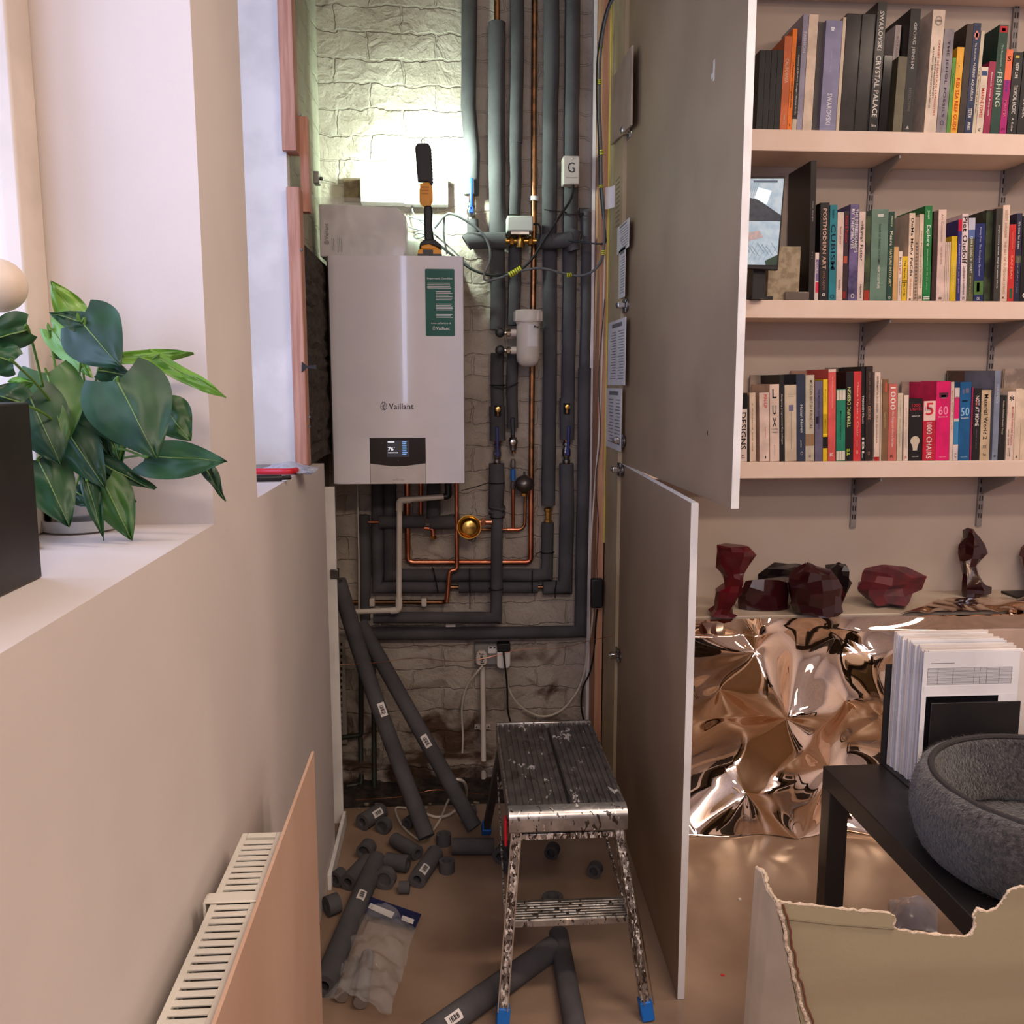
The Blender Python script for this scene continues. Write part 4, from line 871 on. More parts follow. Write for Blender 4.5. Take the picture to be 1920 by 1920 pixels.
# plastic bag with navy header
bg = thing('plastic_bag', 'clear plastic bag with a navy header lying beside the labelled tube', 'bag', G(700, 1800, 0))
q = [G(694,1682,.03), G(790,1715,.02), G(778,1742,.012), G(668,1708,.03)]
O('header_card', MB().prism(q, (0, 0, .002)), mat('navy_card', (24,30,74), .5), bg)
hw = MB(); q2 = [G(695,1693,.036), G(740,1711,.034), G(734,1722,.032), G(690,1702,.036)]; hw.add(q2, [(0,1,2,3)]); hw.add([G(755,1716,.03), G(777,1724,.028), G(774,1733,.026), G(752,1725,.028)], [(0,1,2,3)])
O('header_label', hw, paper, bg, smooth_ang=0)
def bagf(u, v):
    x = 668+u*112-v*62+u*v*10; y = 1706+u*36+v*170; p = G(x, y, .012)
    return p+V((0, 0, .045*math.sin(PI*min(1,max(0,u)))*(1-.3*v)+.022*noise.noise(p*26)+.008*noise.noise(p*70)))
O('clear_film', MB().grid(bagf, 30, 40), mat('bag_film', (215,215,218), .06, alpha=.2, bump=.8, bs=40), bg)
for (a_, b_, r_) in (((676,1880),(690,1790), .017), ((640,1868),(662,1800), .017)):
    O('tube_inside', MB().cyl(G(*a_, .02), G(*b_, .02), r_), mat('bag_white', (120,110,102), .5), bg)

# ================================================================ STEP STOOL
alu = specks('paint_splashed_aluminium', (190,186,182), 0, (44,34,28), (222,216,208), .3, .9, 70, .60, (1,1,.55))
tread = specks('worn_tread', (96,92,90), 0, (48,42,38), (206,202,198), .42, .45, 26, .60, (1.6,1,1))
alub = specks('aluminium_leg', (178,172,166), 0, (50,36,28), (226,220,212), .34, .85, 150, .50, (1,1,.5))
st = thing('step_stool', 'paint splashed aluminium step stool with blue rubber feet', 'step stool', (.27, 2.25, 0))
sx0, sx1, sy0, sy1, sz = .134, .403, 1.975, 2.485, .50
tp = MB()
xm = (sx0+sx1)/2+.006
for (a_, b_) in ((sx0, xm-.004), (xm+.004, sx1)):
    tp.box(a_, b_, sy0, sy1, sz-.022, sz-.003)
    n = 9
    for k in range(n):
        xx = a_+(b_-a_)*(k+.5)/n; tp.box(xx-.0045, xx+.0045, sy0, sy1, sz-.003, sz)
O('tread_boards', tp, tread, st)
O('centre_gap', MB().box(xm-.004, xm+.004, sy0, sy1, sz-.024, sz-.006), blackp, st)
ns = MB(); pf = [(sy0+.004, sz+.001), (sy0-.012, sz-.002), (sy0-.022, sz-.010), (sy0-.026, sz-.022), (sy0-.026, sz-.050), (sy0-.020, sz-.056), (sy0-.018, sz-.056), (sy0-.018, sz-.02), (sy0+.004, sz-.006)]
ns.prism([(sx0-.003, y, z) for y, z in pf], (sx1-sx0+.006, 0, 0)); O('front_nosing', ns, alu, st)
O('rear_nosing', MB().box(sx0-.002, sx1+.002, sy1, sy1+.012, sz-.045, sz+.004), alu, st, bevel=.002)
O('side_rail', MB().box(sx0-.004, sx0+.006, sy0, sy1, sz-.05, sz-.004), alu, st); O('side_rail', MB().box(sx1-.006, sx1+.004, sy0, sy1, sz-.05, sz-.004), alu, st)
def leg(a, b, parent=st, w=.022, t=.028, m=None):
    o = O('leg', MB().beam(a, b, w, t, (1,0,0)), m or alub, parent, bevel=.002)
    return o
def foot(a, b):
    a = V(a); b = V(b); d = (b-a).normalized(); e = b-d*.045
    O('rubber_foot', MB().beam(e, b, .030, .036, (1,0,0)), mat('foot_blue', (20,110,200), .5), st, bevel=.003)
fa, fb = (.150, 1.985, sz-.052), (.112, 1.905, 0.0); ga, gb = (.388, 1.985, sz-.052), (.452, 1.905, 0.0)
ra, rb2 = (.150, 2.46, sz-.03), (.112, 2.82, 0.0); sa, sb = (.388, 2.46, sz-.03), (.452, 2.82, 0.0)
for a_, b_ in ((fa, fb), (ga, gb), (ra, rb2), (sa, sb)): leg(a_, b_, m=alub if a_ in (fa, ga) else mat('dull_aluminium', (104,100,98), .4, .8)); foot(a_, b_)
for (a_, b_) in ((fa, fb), (ga, gb)):
    for dx in (-.011, .011): O('leg_flange', MB().beam(V(a_)+V((dx,-.015,0)), V(b_)+V((dx,-.015,.045)), .003, .004, (1,0,0)), chrome, st)
def at_(a, b, z): t = (a[2]-z)/(a[2]-b[2]); return V(a).lerp(V(b), t)
for z, w, t, nm in ((sz-.075, .028, .014, 'cross_bar'),):
    O(nm, MB().beam(at_(fa, fb, z), at_(ga, gb, z), .016, .02, (0,0,1)), alub, st, bevel=.002)
zs = .235; a_, b_ = at_(fa, fb, zs), at_(ga, gb, zs); stp = MB().box(a_.x+.008, b_.x-.008, a_.y-.012, a_.y+.075, zs-.012, zs+.002)
for k in range(8): stp.box(a_.x+.008, b_.x-.008, a_.y-.008+k*.0102, a_.y-.003+k*.0102, zs+.002, zs+.0045)
O('lower_step', stp, alu, st)
O('cross_bar', MB().beam(at_(ra, rb2, .25), at_(sa, sb, .25), .016, .02, (0,0,1)), alub, st)
O('brace', MB().beam(at_(fa, fb, .15), at_(ra, rb2, .32), .014, .004, (0,0,1)), alub, st); O('brace', MB().beam(at_(ga, gb, .15), at_(sa, sb, .32), .014, .004, (0,0,1)), alub, st)
O('locking_handle', MB().box(sx0-.012, sx0-.005, sy0+.0, sy0+.03, sz-.10, sz-.035), red, st, bevel=.003)
O('rivet', MB().lathe([(.005,0),(.004,.003)], at_(fa, fb, sz-.062)+V((0,-.017,0)), (0,-1,0), 10), steel, st)

# ================================================================ LEFT: RADIATOR, BOARD, SILL
rad = thing('radiator', 'white panel radiator with slotted top grille on the left wall', 'radiator', (-.30, 1.0, .2))
radm = mat('radiator_enamel', (214,208,196), .4)
rx0, rx1, ry0, ry1, rz = -.338, -.274, .55, 1.408, .748
O('rear_panel', MB().box(rx0, rx0+.010, ry0, ry1, .2, rz-.004), radm, rad, bevel=.003)
O('front_panel', MB().box(rx1-.010, rx1, ry0, ry1, .2, rz-.004), radm, rad, bevel=.003)
gr = MB(); gr.box(rx0+.0, rx0+.009, ry0, ry1, rz-.012, rz); gr.box(rx1-.009, rx1, ry0, ry1, rz-.012, rz)
gr.box(rx0+.009, rx1-.009, ry1-.014, ry1, rz-.012, rz)
y = ry1-.026
while y > ry0:
    gr.box(rx0+.008, rx1-.008, y-.0062, y+.0042, rz-.004, rz-.001); y -= .0165
O('top_grille', gr, radm, rad, bevel=.0008)
O('side_cover', MB().box(rx0, rx1, ry1-.003, ry1, .2, rz-.01), radm, rad)
O('core', MB().box(rx0+.012, rx1-.012, ry0, ry1-.01, .22, rz-.016), mat('rad_inside_shade', (40,37,34), .8), rad)  # core coloured dark to put shade into the grille gaps
yb = PX(430, 1665, -.30).y; yb = 1.215
bk = MB().box(rx0-.008, rx1+.002, yb-.012, yb+.012, rz+.001, rz+.0045); bk.box(rx0-.010, rx0-.006, yb-.012, yb+.012, rz-.04, rz+.004)
O('grille_clip', bk, radm, rad, bevel=.002)
props(O('loose_board', MB().prism([(-.270, .35, 0.0), (-.270, 1.70, 0.0), (-.270, 1.70, .762), (-.270, .35, .762)], (.005, 0, 0)), boardm), 'thin pinkish board standing upright in front of the radiator', 'board')
bxs = thing('black_box', 'plain black box at the left edge of the window sill', 'box', (-.58, .9, 1.252))
O('case', MB().box(-.70, -.459, .72, 1.04, 1.2525, 1.449), blacks, bxs, bevel=.002)
# round lamp bulb just entering the frame at the left
c0 = P(-6, 535, 1.22); lp = thing('ball_lamp', 'round cream ball on a stem at the left edge above the plant', 'lamp', (c0.x-.01, 1.22, 1.2525))
O('ball', MB().sphere(c0, .036, 26, (1,1,.94)), mat('cream_ball', (236,214,190), .5), lp)
O('stem', MB().tube([c0-V((.012,0,.028)), (c0.x-.014, 1.22, 1.262)], .004, 8), brass, lp); O('base', MB().lathe([(.04,0),(.04,.006),(.01,.010)], (c0.x-.014, 1.22, 1.2528), (0,0,1), 24), brass, lp)
# plant
pc = PZ(152, 993, 1.2525); pt = thing('potted_plant', 'leafy green plant in a shiny steel pot on the window sill', 'plant', pc)
O('pot', MB().lathe([(.040,.006),(.043,.012),(.045,.095),(.047,.098),(.043,.098),(.041,.085)], pc, (0,0,1), 36), mat('brushed_steel', (196,192,186), .2, 1), pt)
O('soil', MB().lathe([(.042,.084),(.02,.09),(.001,.091)], pc, (0,0,1), 20), mat('soil', (58,44,34), .95, bump=.8, bs=150), pt)
O('saucer', MB().lathe([(.048,.0003),(.054,.003),(.055,.019),(.053,.019),(.052,.006),(.04,.005)], pc, (0,0,1), 36), mat('saucer_glass', (210,212,214), .08, coat=1, alpha=.75), pt)
lfd = mat('dark_leaf', (40,80,46), .42, c2=(28,60,38), scale=14, spec=.4); lfm = mat('mid_leaf', (64,110,42), .42, c2=(46,86,36), scale=12, spec=.45); lfg = mat('light_leaf', (116,160,56), .36, c2=(92,140,44), scale=14, spec=.5)
vein = mat('leaf_vein', (120,150,80), .5); stemm = mat('petiole', (100,138,52), .5)
def z7(x, y): return x/3.0, 440+y/3.0
def leaf(bx, by, tx, ty, w, Y0, Y1, m, roll=0, lobes=.16, droop=.05, fold=.25, stem=True):
    b = P(*z7(bx, by), Y0); t = P(*z7(tx, ty), Y1); a = t-b; L = a.length; ax = a.normalized(); W_ = 1.12*w/3.0/F*(Y0+Y1)/4
    n = CAM-b.lerp(t, .5); n = (n-ax*n.dot(ax)).normalized(); n = Matrix.Rotation(math.radians(roll), 3, ax) @ n; s = n.cross(ax)
    def fn(u, v):
        vv = 2*v-1; uu = u
        wd = (math.sin(PI*min(1, .07+uu*.93)**.62))**.85 * (1-uu*.12)
        along = uu-(lobes*abs(vv)**1.5*(1-uu)**3)
        nz = -fold*abs(vv)*wd*W_+.03*L*math.sin(7*uu+3*vv)*vv*.5-droop*L*(uu-.5)**2*2
        nz += .006*noise.noise(b*40+V((uu*3, vv*3, 0)))
        return b+ax*(along*L)+s*(vv*wd*W_)+n*nz
    mb = MB().grid(fn, 22, 12); k = len(mb.v); mb.v += [p-n*.0006 for p in mb.v]; mb.f += [[i+k for i in f[::-1]] for f in mb.f[:22*12]]
    o = O('leaf', mb, m, pt, smooth_ang=80)
    mr = [fn(i/14, .5)+n*.0005 for i in range(15)]
    O('midrib', MB().tube(mr, [.0011*(1-i/16) for i in range(15)], 5), vein, o)
    if stem:
        root = pc+V((random.uniform(-.02,.02), random.uniform(-.02,.02), .085)); mid = root.lerp(b, .55)+V((0, 0, .02))
        O('petiole', MB().tube(smooth([root, mid, b-ax*.002+V((0,0,-.001)), b+ax*.003-n*.001], 6), .0017, 7), stemm, pt)
    return o
YP = pc.y
LV = [(435,480,285,258,150,.01,.0,'g',0),(440,475,675,740,330,-.05,-.08,'d',12),(470,490,275,440,110,-.05,-.05,'d',20),(150,532,-110,600,190,-.20,-.22,'d',-20),(275,528,518,806,150,.01,-.01,'g',25),
 (683,682,1088,664,84,.02,.03,'g',-35),(878,692,1272,912,95,-.02,-.03,'g',-30),(262,772,365,1190,310,-.07,-.09,'m',0),(655,815,882,1258,440,-.09,-.10,'d',6),
 (815,1245,1275,1272,225,-.05,-.07,'d',-22),(925,975,1070,1160,210,-.01,-.02,'m',14),(380,1108,592,1425,215,-.06,-.08,'d',8),(215,1262,392,1645,270,-.09,-.10,'d',-6),
 (585,1395,742,1722,215,-.05,-.06,'m',12),(570,1290,872,1432,105,-.04,-.04,'d',30),(488,1375,580,1722,95,-.07,-.08,'d',20),(75,716,-120,650,170,-.21,-.22,'d',0),
 (165,905,345,1300,300,-.10,-.10,'d',-4),(1145,1300,1268,1500,80,.0,.0,'d',30),(308,668,505,698,55,.03,.03,'m',0),(465,930,810,1212,190,-.04,-.05,'d',-15),
 (65,850,190,832,80,-.15,-.15,'g',0),(135,950,-90,880,180,-.19,-.21,'d',0),(425,1445,550,1525,110,-.02,-.03,'d',0),(625,1105,680,1310,120,.01,.0,'m',10),
 (450,1000,630,1265,150,-.03,-.03,'d',22),(740,900,985,975,80,.02,.02,'d',0),(590,1290,765,1505,110,-.03,-.03,'d',-30),(560,760,750,800,130,-.04,-.04,'d',10)]
for (bx, by, tx, ty, w, d0, d1, c, rl) in LV: leaf(bx, by, tx, ty, w, YP+d0-.075, YP+d1-.075, {'d': lfd, 'm': lfm, 'g': lfg}[c], rl)
O('stem', MB().tube(smooth([pc+V((0,0,.088)), P(*z7(420,1250), YP), P(*z7(400,1000), YP), P(*z7(430,700), YP), P(*z7(435,500), YP+.01)], 6), .0028, 8), stemm, pt)
# tools on the second sill
zs2 = 1.2525
tg1 = thing('pliers', 'red handled tool lying on the far window sill', 'tool', PZ(520, 884, zs2))
O('handle', MB().tube(smooth([PZ(450, 884, zs2+.010), PZ(500, 884, zs2+.010), PZ(540, 884, zs2+.011), PZ(556, 882, zs2+.010)], 5), .0075, 10), red, tg1)
O('steel_head', MB().tube([PZ(450, 884, zs2+.010), PZ(430, 885, zs2+.010)], .005, 8), steel, tg1)
tg2 = thing('screwdriver', 'black handled tool in front of the red one on the far sill', 'tool', PZ(510, 896, zs2))
O('handle', MB().tube([PZ(455, 897, zs2+.008), PZ(527, 896, zs2+.008), PZ(529, 896, zs2+.008), PZ(545, 895, zs2+.008)], [.0075,.0075,.005,.005], 10), blackp, tg2)
fl2 = MB().box(-.50, -.37, 2.32, 2.41, zs2+.001, zs2+.006)
props(O('metal_plate', fl2, steel, bevel=.001), 'flat grey metal plate at the back of the far sill', 'plate')
zc2 = zs2+.012
def bagg(u, v):
    p = V((-.46+u*.14, 2.18+v*.12, zs2+.004)); return p+V((0,0,.02*math.sin(PI*u)*math.sin(PI*v)+.008*abs(noise.noise(p*60))))
sbg = thing('small_plastic_bag', 'crumpled clear bag of bits on the far window sill', 'bag', (-.40, 2.24, zs2)); O('film', MB().grid(bagg, 18, 14), mat('bag_film2', (210,214,224), .12, alpha=.45, bump=.5, bs=60), sbg)
bit = MB()
for k in range(9): c_ = V((-.44+.012*k, 2.24+.02*math.sin(k*2), zs2+.006)); bit.tube([c_, c_+V((.018*math.cos(k), .018*math.sin(k), .004))], .002, 6)
O('dark_bits', bit, blackp, sbg)
props(O('crumpled_wrapper', MB().grid(lambda u, v: (V((-.385+u*.055, 2.20+v*.09, zs2+.002+.012*abs(noise.noise(V((u*4, v*4, 1))))-.004*u))), 14, 14), mat('silver_wrap', (190,194,204), .2, .6, bump=.4, bs=80)), 'crinkled silver wrapper hanging over the end of the sill', 'wrapper')

# ================================================================ SHELVES
YS = 2.955; YW = 3.168
SH = []
for (zt_, zb_, nm) in ((2.268, 2.202, 'top'), (1.738, 1.680, 'middle'), (1.209, 1.153, 'lowest')):
    SH.append(zt_); O('shelf', MB().box(.604, 3.5, YS, YW, zb_, zt_), shelfp, bevel=.002); o = bpy.data.objects['shelf' if nm == 'top' else ('shelf.001' if nm == 'middle' else 'shelf.002')]
    props(o, {'top': 'thick cream shelf, highest of the three, under the jewellery and fish books', 'middle': 'thick cream shelf in the middle, carrying the monitor and art books', 'lowest': 'thick cream shelf, lowest of the three, carrying the design books'}[nm], 'shelf', 'cream book shelves')
O('shelf', MB().box(.604, 3.5, YS, YW, 2.735, 2.79), shelfp); props(bpy.data.objects['shelf.003'], 'cream shelf board above the top row of books', 'shelf', 'cream book shelves')
brm = mat('bracket_grey', (142,134,130), .5)
k = 0
for ux in (P(1632, 340, YW).x, P(1880, 340, YW).x, P(1880, 340, YW).x+.62):
    up_ = thing('shelf_upright', ['slotted grey wall strip behind the green art books', 'slotted grey wall strip behind the right hand books', 'slotted grey wall strip beyond the right edge'][k], 'shelf upright', (ux, YW-.005, 1.0), group='slotted wall uprights'); 
    O('strip', MB().box(ux-.010, ux+.010, YW-.010, YW+.001, .95, 2.9), brm, up_)
    sl = MB()
    for i in range(60):
        zz = .98+i*.0318
        for dx in (-.0045, .0045): sl.box(ux+dx-.0018, ux+dx+.0018, YW-.0112, YW-.0095, zz, zz+.018)
    O('slots', sl, blacks, up_)
    for (zb_, nm) in ((2.202, 'top'), (1.680, 'middle'), (1.153, 'lowest')):
        b = MB().prism([(ux-.002, YW-.012, zb_-.001), (ux-.002, YS+.012, zb_-.001), (ux-.002, YS+.012, zb_-.012), (ux-.002, YW-.012, zb_-.085)], (.006, 0, 0))
        props(O('shelf_bracket', b, brm), 'triangular grey bracket under the %s shelf, %s' % (nm, ['nearest the cupboard door', 'at the right', 'beyond the right edge'][k]), 'shelf bracket', 'triangular shelf brackets')
    k += 1

# ---------------------------------------------------------------- books
INK = {}
def inkm(c):
    if c not in INK: INK[c] = mat('lettering_%d_%d_%d' % c, c, .7, spec=.2)
    return INK[c]
pagem = mat('book_pages', (218,200,178), .85, c2=(204,184,160), scale=120)
Wt, Bk, Gy, Rd = (228,222,214), (26,24,26), (120,112,112), (190,50,50)
BN = [0]; LEAN = (.022, -.034, -.044); LN = ([], [], [])
def book(row, xl, xr, yt, xt, yb, conv, col, desc, txt=(), extra=(), dep=None, rgh=.5, cat='book', off=0, zsh=None, wt=None, c2=None):
    (ox, oy, k) = conv; f = lambda x, y: (ox+x/k, oy+y/k)
    z0 = SH[row]+.0006; Yf = YS+.004+off
    a = P(*f(xl, yb), Yf); b = P(*f(xr, yb), Yf); t = P(*f(xt, yt), Yf)
    w = b.x-a.x-.0006; h = (t.z-z0); ang = math.atan2(t.x-a.x, h); h = h/math.cos(ang); ang = min(ang, .16)
    LN[row].append(round(ang, 3)); ang = LEAN[row]+max(-.012, min(.012, (ang-LEAN[row])*.2)) if abs(ang-LEAN[row]) < .15 else ang; w *= math.cos(ang)
    d = dep or min(.19, max(.13, h*.72))
    d = min(d, YW-.012-Yf-.004)
    root = thing('book', desc, cat, (a.x, Yf, z0+w*math.sin(ang)*0), (0, ang, 0), group=['books on the top shelf', 'books on the middle shelf', 'books on the lowest shelf'][row])
    BN[0] += 1; m = mat('cover_%d' % BN[0], col, rgh, c2=c2 or tuple(u*.9 for u in col), scale=18, spec=.35)
    th = min(.0022, w*.16)
    cv = MB().box(0, w, 0, .0015, 0, h); cv.box(0, th, .0015, d, 0, h); cv.box(w-th, w, .0015, d, 0, h)
    c = O('cover', cv, m, root); O('page_block', MB().box(th, w-th, .002, d-.003, .0015, h-.003), pagem, root)
    for e in extra:                                   # (kind, u0, u1, v0, v1, colour) blocks of colour printed on the spine, v from the top
        u0, u1, v0, v1, cc = e
        O('printed_block', MB().box(w*u0, w*u1, -.0004, .0004, h*(1-v1), h*(1-v0)), inkm(cc), root)
    for tx in txt:                                    # (string, v0, v1, widthfrac, colour[, centre u[, upright]])
        s, v0, v1, wf, cc = tx[:5]; u = tx[5] if len(tx) > 5 else .5; upr = len(tx) > 6 and tx[6]
        cen = V((w*u, -.0008, h*(1-(v0+v1)/2)))
        if upr: text(s, cen, (1,0,0), (0,0,1), w*wf, h*(v1-v0), inkm(cc), root, 'spine_lettering', bold=.01)
        elif wf < 0: text(s, cen, (0,0,1), (-1,0,0), h*(v1-v0), -w*wf, inkm(cc), root, 'spine_lettering', bold=.012)
        else: text(s, cen, (0,0,-1), (1,0,0), h*(v1-v0), w*wf, inkm(cc), root, 'spine_lettering', bold=.012)
    return root
c1 = (1400, 0, 3.6923)
def b1(*a, **k): return book(0, a[0], a[1], a[2], a[3], 885, c1, *a[4:], **k)
dk = (26,24,26)
for i, (l, r, x) in enumerate(((66,106,82), (107,146,120), (147,187,164), (188,227,205))):
    b = b1(l, r, 345, x, dk, ['first slim black volume at the far left of the top shelf', 'second slim black volume on the top shelf', 'third slim black volume on the top shelf, with yellow tabs', 'fourth slim black volume on the top shelf, beside the rust book'][i], [('SLANT', .75, .96, .4, (70,68,70))])
    O('page_tab', MB().box(.002, .007, .02, .035, .188, .200), yel, b)
b1(228, 279, 248, 262, (206,104,56), 'rust orange book beside the slim black volumes', [('CALIFORNIA', .24, .5, .5, (232,200,170)), ('museum press', .84, .95, .3, (232,200,170))])
b1(280, 311, 198, 317, (238,122,26), 'bright orange book on the top shelf', [("A Photographer's Guide to Light and Culture", .33, .78, .45, (70,30,10)), ('A', .94, .97, .3, Bk)])
b1(312, 345, 320, 350, (34,30,30), 'thin black book with a cream foot label, beside the bright orange one', [('Century of Modern Design - Market Guide', .1, .82, .35, Wt)], [(.02,.98,.87,1,(214,200,176))])
b1(346, 384, 98, 388, (150,144,164), 'slim lavender grey book next to a tall blank cream one', [('FASHION', .15, .33, .5, (210,206,214))], rgh=.25)
b1(386, 450, 98, 430, (220,198,176), 'tall blank cream volume without lettering on the top shelf')
b1(452, 502, 150, 492, (92,86,84), 'plain dark grey slab book before the wide lilac one', off=.02)
b1(504, 616, 138, 552, (142,140,172), 'wide lilac book with a white bird mark on the spine', [('SWAROVSKI', .66, .95, .3, (228,226,232), .5), ('ARTISTRY IN CRYSTAL', .27, .47, .08, (190,190,205), .42)], [(.30,.55,.06,.075,(232,230,236)), (.34,.5,.08,.095,(232,230,236))])
b1(618, 640, 118, 668, (214,196,172), 'thin cream sleeve right of the wide lilac book')
b1(642, 744, 92, 700, (60,56,54), 'wide black glossy slipcase with a plain spine', rgh=.2, off=.01)
b1(746, 843, 96, 812, (44,40,40), 'second plain dark slipcase, left of the tallest black volume', rgh=.25, off=.006)
b1(845, 908, 12, 922, (24,22,24), 'tallest black volume on the top shelf with bold white capitals', [('SWAROVSKI', .07, .37, .5, Wt), ('CRYSTAL PALACE', .41, .89, .55, Wt), ('Skira', .945, .965, .5, Wt, .5, 1)], rgh=.3)
b1(912, 968, 385, 985, (30,28,30), 'leaning glossy black book after the tallest black volume', rgh=.15)
b1(970, 1010, 175, 1062, (222,206,196), 'thin pale book showing above the olive one', [('BOTANICA', .1, .35, .4, (170,150,130))], off=.05)
b1(1012, 1074, 390, 1060, (104,98,76), 'olive brown short book on the top shelf')
b1(1076, 1146, 58, 1130, (36,34,35), 'tall charcoal book with thin white capitals', [('GEORG JENSEN', .11, .48, .38, (200,196,190)), ('REFLECTIONS', .64, .83, .25, (120,116,112)), ('*', .95, .98, .3, (200,196,190), .5, 1)])
b1(1228, 1312, 66, 1285, (226,206,186), 'very thick cream volume with a round crest and red capitals', [('CABINET OF NATURAL CURIOSITIES', .24, .86, .14, (190,80,70), .72), ('DAS NATURALIENKABINETT', .38, .72, .13, (80,70,64), .5), ('LE CABINET DES CURIOSITES NATURELLES', .30, .8, .12, (80,70,64), .27), ('SEBA', .08, .095, .5, (70,60,56), .5, 1), ('O', .045, .13, .62, (170,156,142), .5, 1)])
b1(1314, 1382, 198, 1375, (148,142,146), 'grey mottled book with spaced dark capitals', [('THE JEHOL FOSSILS', .11, .85, .32, (70,60,84)), ('O', .88, .93, .4, (90,80,110), .5, 1)], c2=(122,114,120))
b1(1384, 1410, 400, 1430, (92,152,52), 'slim green book left of the yellow reef guide', [('Aquarium', .2, .45, .4, (30,70,30))])
b1(1412, 1460, 325, 1462, (242,176,44), 'yellow orange book with red capitals about reefs', [('RED SEA REEF GUIDE', .36, .97, .5, (206,60,34)), ('HELMUT', .1, .32, .25, (250,214,130))])
b1(1462, 1508, 165, 1540, (54,40,32), 'tall brown book behind the yellow reef guide', c2=(40,30,26))
b1(1510, 1560, 158, 1582, (30,44,84), 'navy aquarium book with a pink fish at its head', [('The Book of the', .18, .34, .25, Wt), ('MARINE AQUARIUM', .36, .7, .42, Wt), ('TETRA', .77, .86, .5, Wt), ('PRESS', .9, .97, .4, Wt)], [(.2,.8,.09,.13,(236,150,140)), (.35,.65,.07,.15,(236,150,140))])
b1(1562, 1586, 215, 1642, (210,196,170), 'thin cream guide between navy and red lettered books', [('The World of Fish', .35, .8, .4, (100,90,80))])
b1(1588, 1636, 462, 1634, (228,210,190), 'short white book with red capitals about marine fish', [('MARINE FISHES', .32, .76, .45, (200,44,40)), ('c', .92, .97, .3, Bk, .5, 1)], [(.1,.9,.06,.13,(70,90,130))])
b1(1638, 1684, 425, 1692, (156,26,72), 'magenta book beside the dark green angling volume', [('Baensch Atlas Aquarium', .15, .75, .3, Wt)])
b1(1686, 1750, 170, 1750, (22,62,50), 'dark green angling encyclopedia with large pale capitals', [('The Encyclopedia of', .18, .42, .25, (170,206,180)), ('FISHING', .43, .75, .55, (210,226,206))], [(.1,.9,.01,.07,(200,60,60)), (.3,.7,.03,.06,Wt)])
b1(1752, 1798, 340, 1797, (232,112,72), 'coral and magenta two tone book', [('S', .08, .14, .5, Bk, .5, 1), ('dive', .36, .5, .5, (90,70,160)), ('MAGMA', .6, .8, .4, (220,120,130)), ('gap', .93, .96, .6, (110,20,60), .5, 1)], [(0,1,.36,1,(176,52,120))])
b1(1802, 1868, 360, 1852, (26,26,28), 'black reef life book with white capitals', [('REEF LIFE', .13, .32, .3, Wt, .45), ('TROPICAL PACIFIC', .4, .75, .4, Wt), ('A. Kuiter', .8, .97, .2, Wt)], [(.2,.6,.04,.07,(210,190,90))])
b1(1872, 1950, 352, 1925, (28,26,28), 'black coral reef book at the right edge of the top shelf', [('CORAL REEF', .12, .4, .3, Wt), ('TROPICAL PACIFIC', .45, .8, .35, Wt)])
c2_ = (1390, 300, 3.6226)
def b2(*a, **k): return book(1, a[0], a[1], a[2], a[3], 950, c2_, *a[4:], **k)
b2(456, 494, 4, 498, (40,32,30), 'very tall black folio leaning behind the monitor', [('Nan Goldin', .29, .43, .2, (180,170,165)), ('D a y', .65, .7, .2, (180,170,165))], dep=.20, rgh=.35)
b2(496, 522, 630, 516, (226,206,196), 'tiny white book with a pink and blue spine beside the tall folio', [('CORK', .2, .45, .5, Wt)], [(.2,1,.14,.6,(130,110,160)), (.2,1,.62,.84,(214,60,84))])
b2(528, 588, 290, 546, (36,30,30), 'black book with pale capitals about postmodern art', [('POSTMODERN ART', .06, .68, .42, (220,180,160)), ('1945-NOW', .7, .9, .3, (150,110,96)), ('o', .93, .96, .4, Wt, .5, 1)])
b2(592, 641, 305, 612, (36,128,142), 'teal book with bold dark capitals', [('CUBISM', .2, .68, .62, (24,40,60)), ('Essential art', .05, .14, .35, (24,60,80)), ('O', .94, .985, .6, (24,50,66), .5, 1)])
b2(643, 686, 355, 664, (224,200,188), 'white monograph with thin red name, right of the teal book', [('Sarah Jones', .16, .36, .35, (160,80,74)), ('Violette', .76, .88, .35, (110,70,64))])
b2(688, 720, 350, 712, (56,32,40), 'dark book with red title near the teal one', [('Kunst & Museum', .05, .35, .5, (190,40,56))], [(0,.8,.5,.58,(190,90,70)), (0,.6,.9,.98,(150,40,40))])
b2(724, 784, 300, 768, (56,50,84), 'mottled violet book with italic white capitals', [('THE IMPRESSIONISTS', .05, .5, .35, Wt, .72), ('BY THEMSELVES', .05, .46, .35, Wt, .3), ('O', .93, .98, .4, Wt, .5, 1)], c2=(110,96,140))
b2(786, 829, 352, 824, (220,196,186), 'white book with bold black title after the violet one', [('~Human Factor', .1, .55, .5, Bk), ('Hayward', .82, .97, .35, Bk)])
b2(832, 868, 380, 856, (42,46,34), 'dark green speckled book with a red foot', [], [(0,1,.88,1,(170,60,46))], c2=(70,84,50))
b2(870, 984, 335, 905, (100,128,112), 'very wide sage green sculpture book', [('SHAPE OF THINGS TO COME:', .16, .6, .12, (50,64,56)), ('NEW SCULPTURE', .62, .87, .14, Wt)], [(.35,.7,.055,.068,Wt), (.35,.7,.076,.084,Wt)])
b2(986, 1024, 350, 1026, (34,66,56), 'dark green book with cream cursive capitals', [('Henry', .05, .17, .4, (190,200,150)), ('Moore', .22, .38, .5, (230,226,200)), ('NATURE INTO ART', .42, .84, .42, (220,214,170)), ('O', .95, .985, .4, Wt, .5, 1)])
b2(1026, 1058, 590, 1050, (208,164,108), 'short tan paperback beside the dark green book')
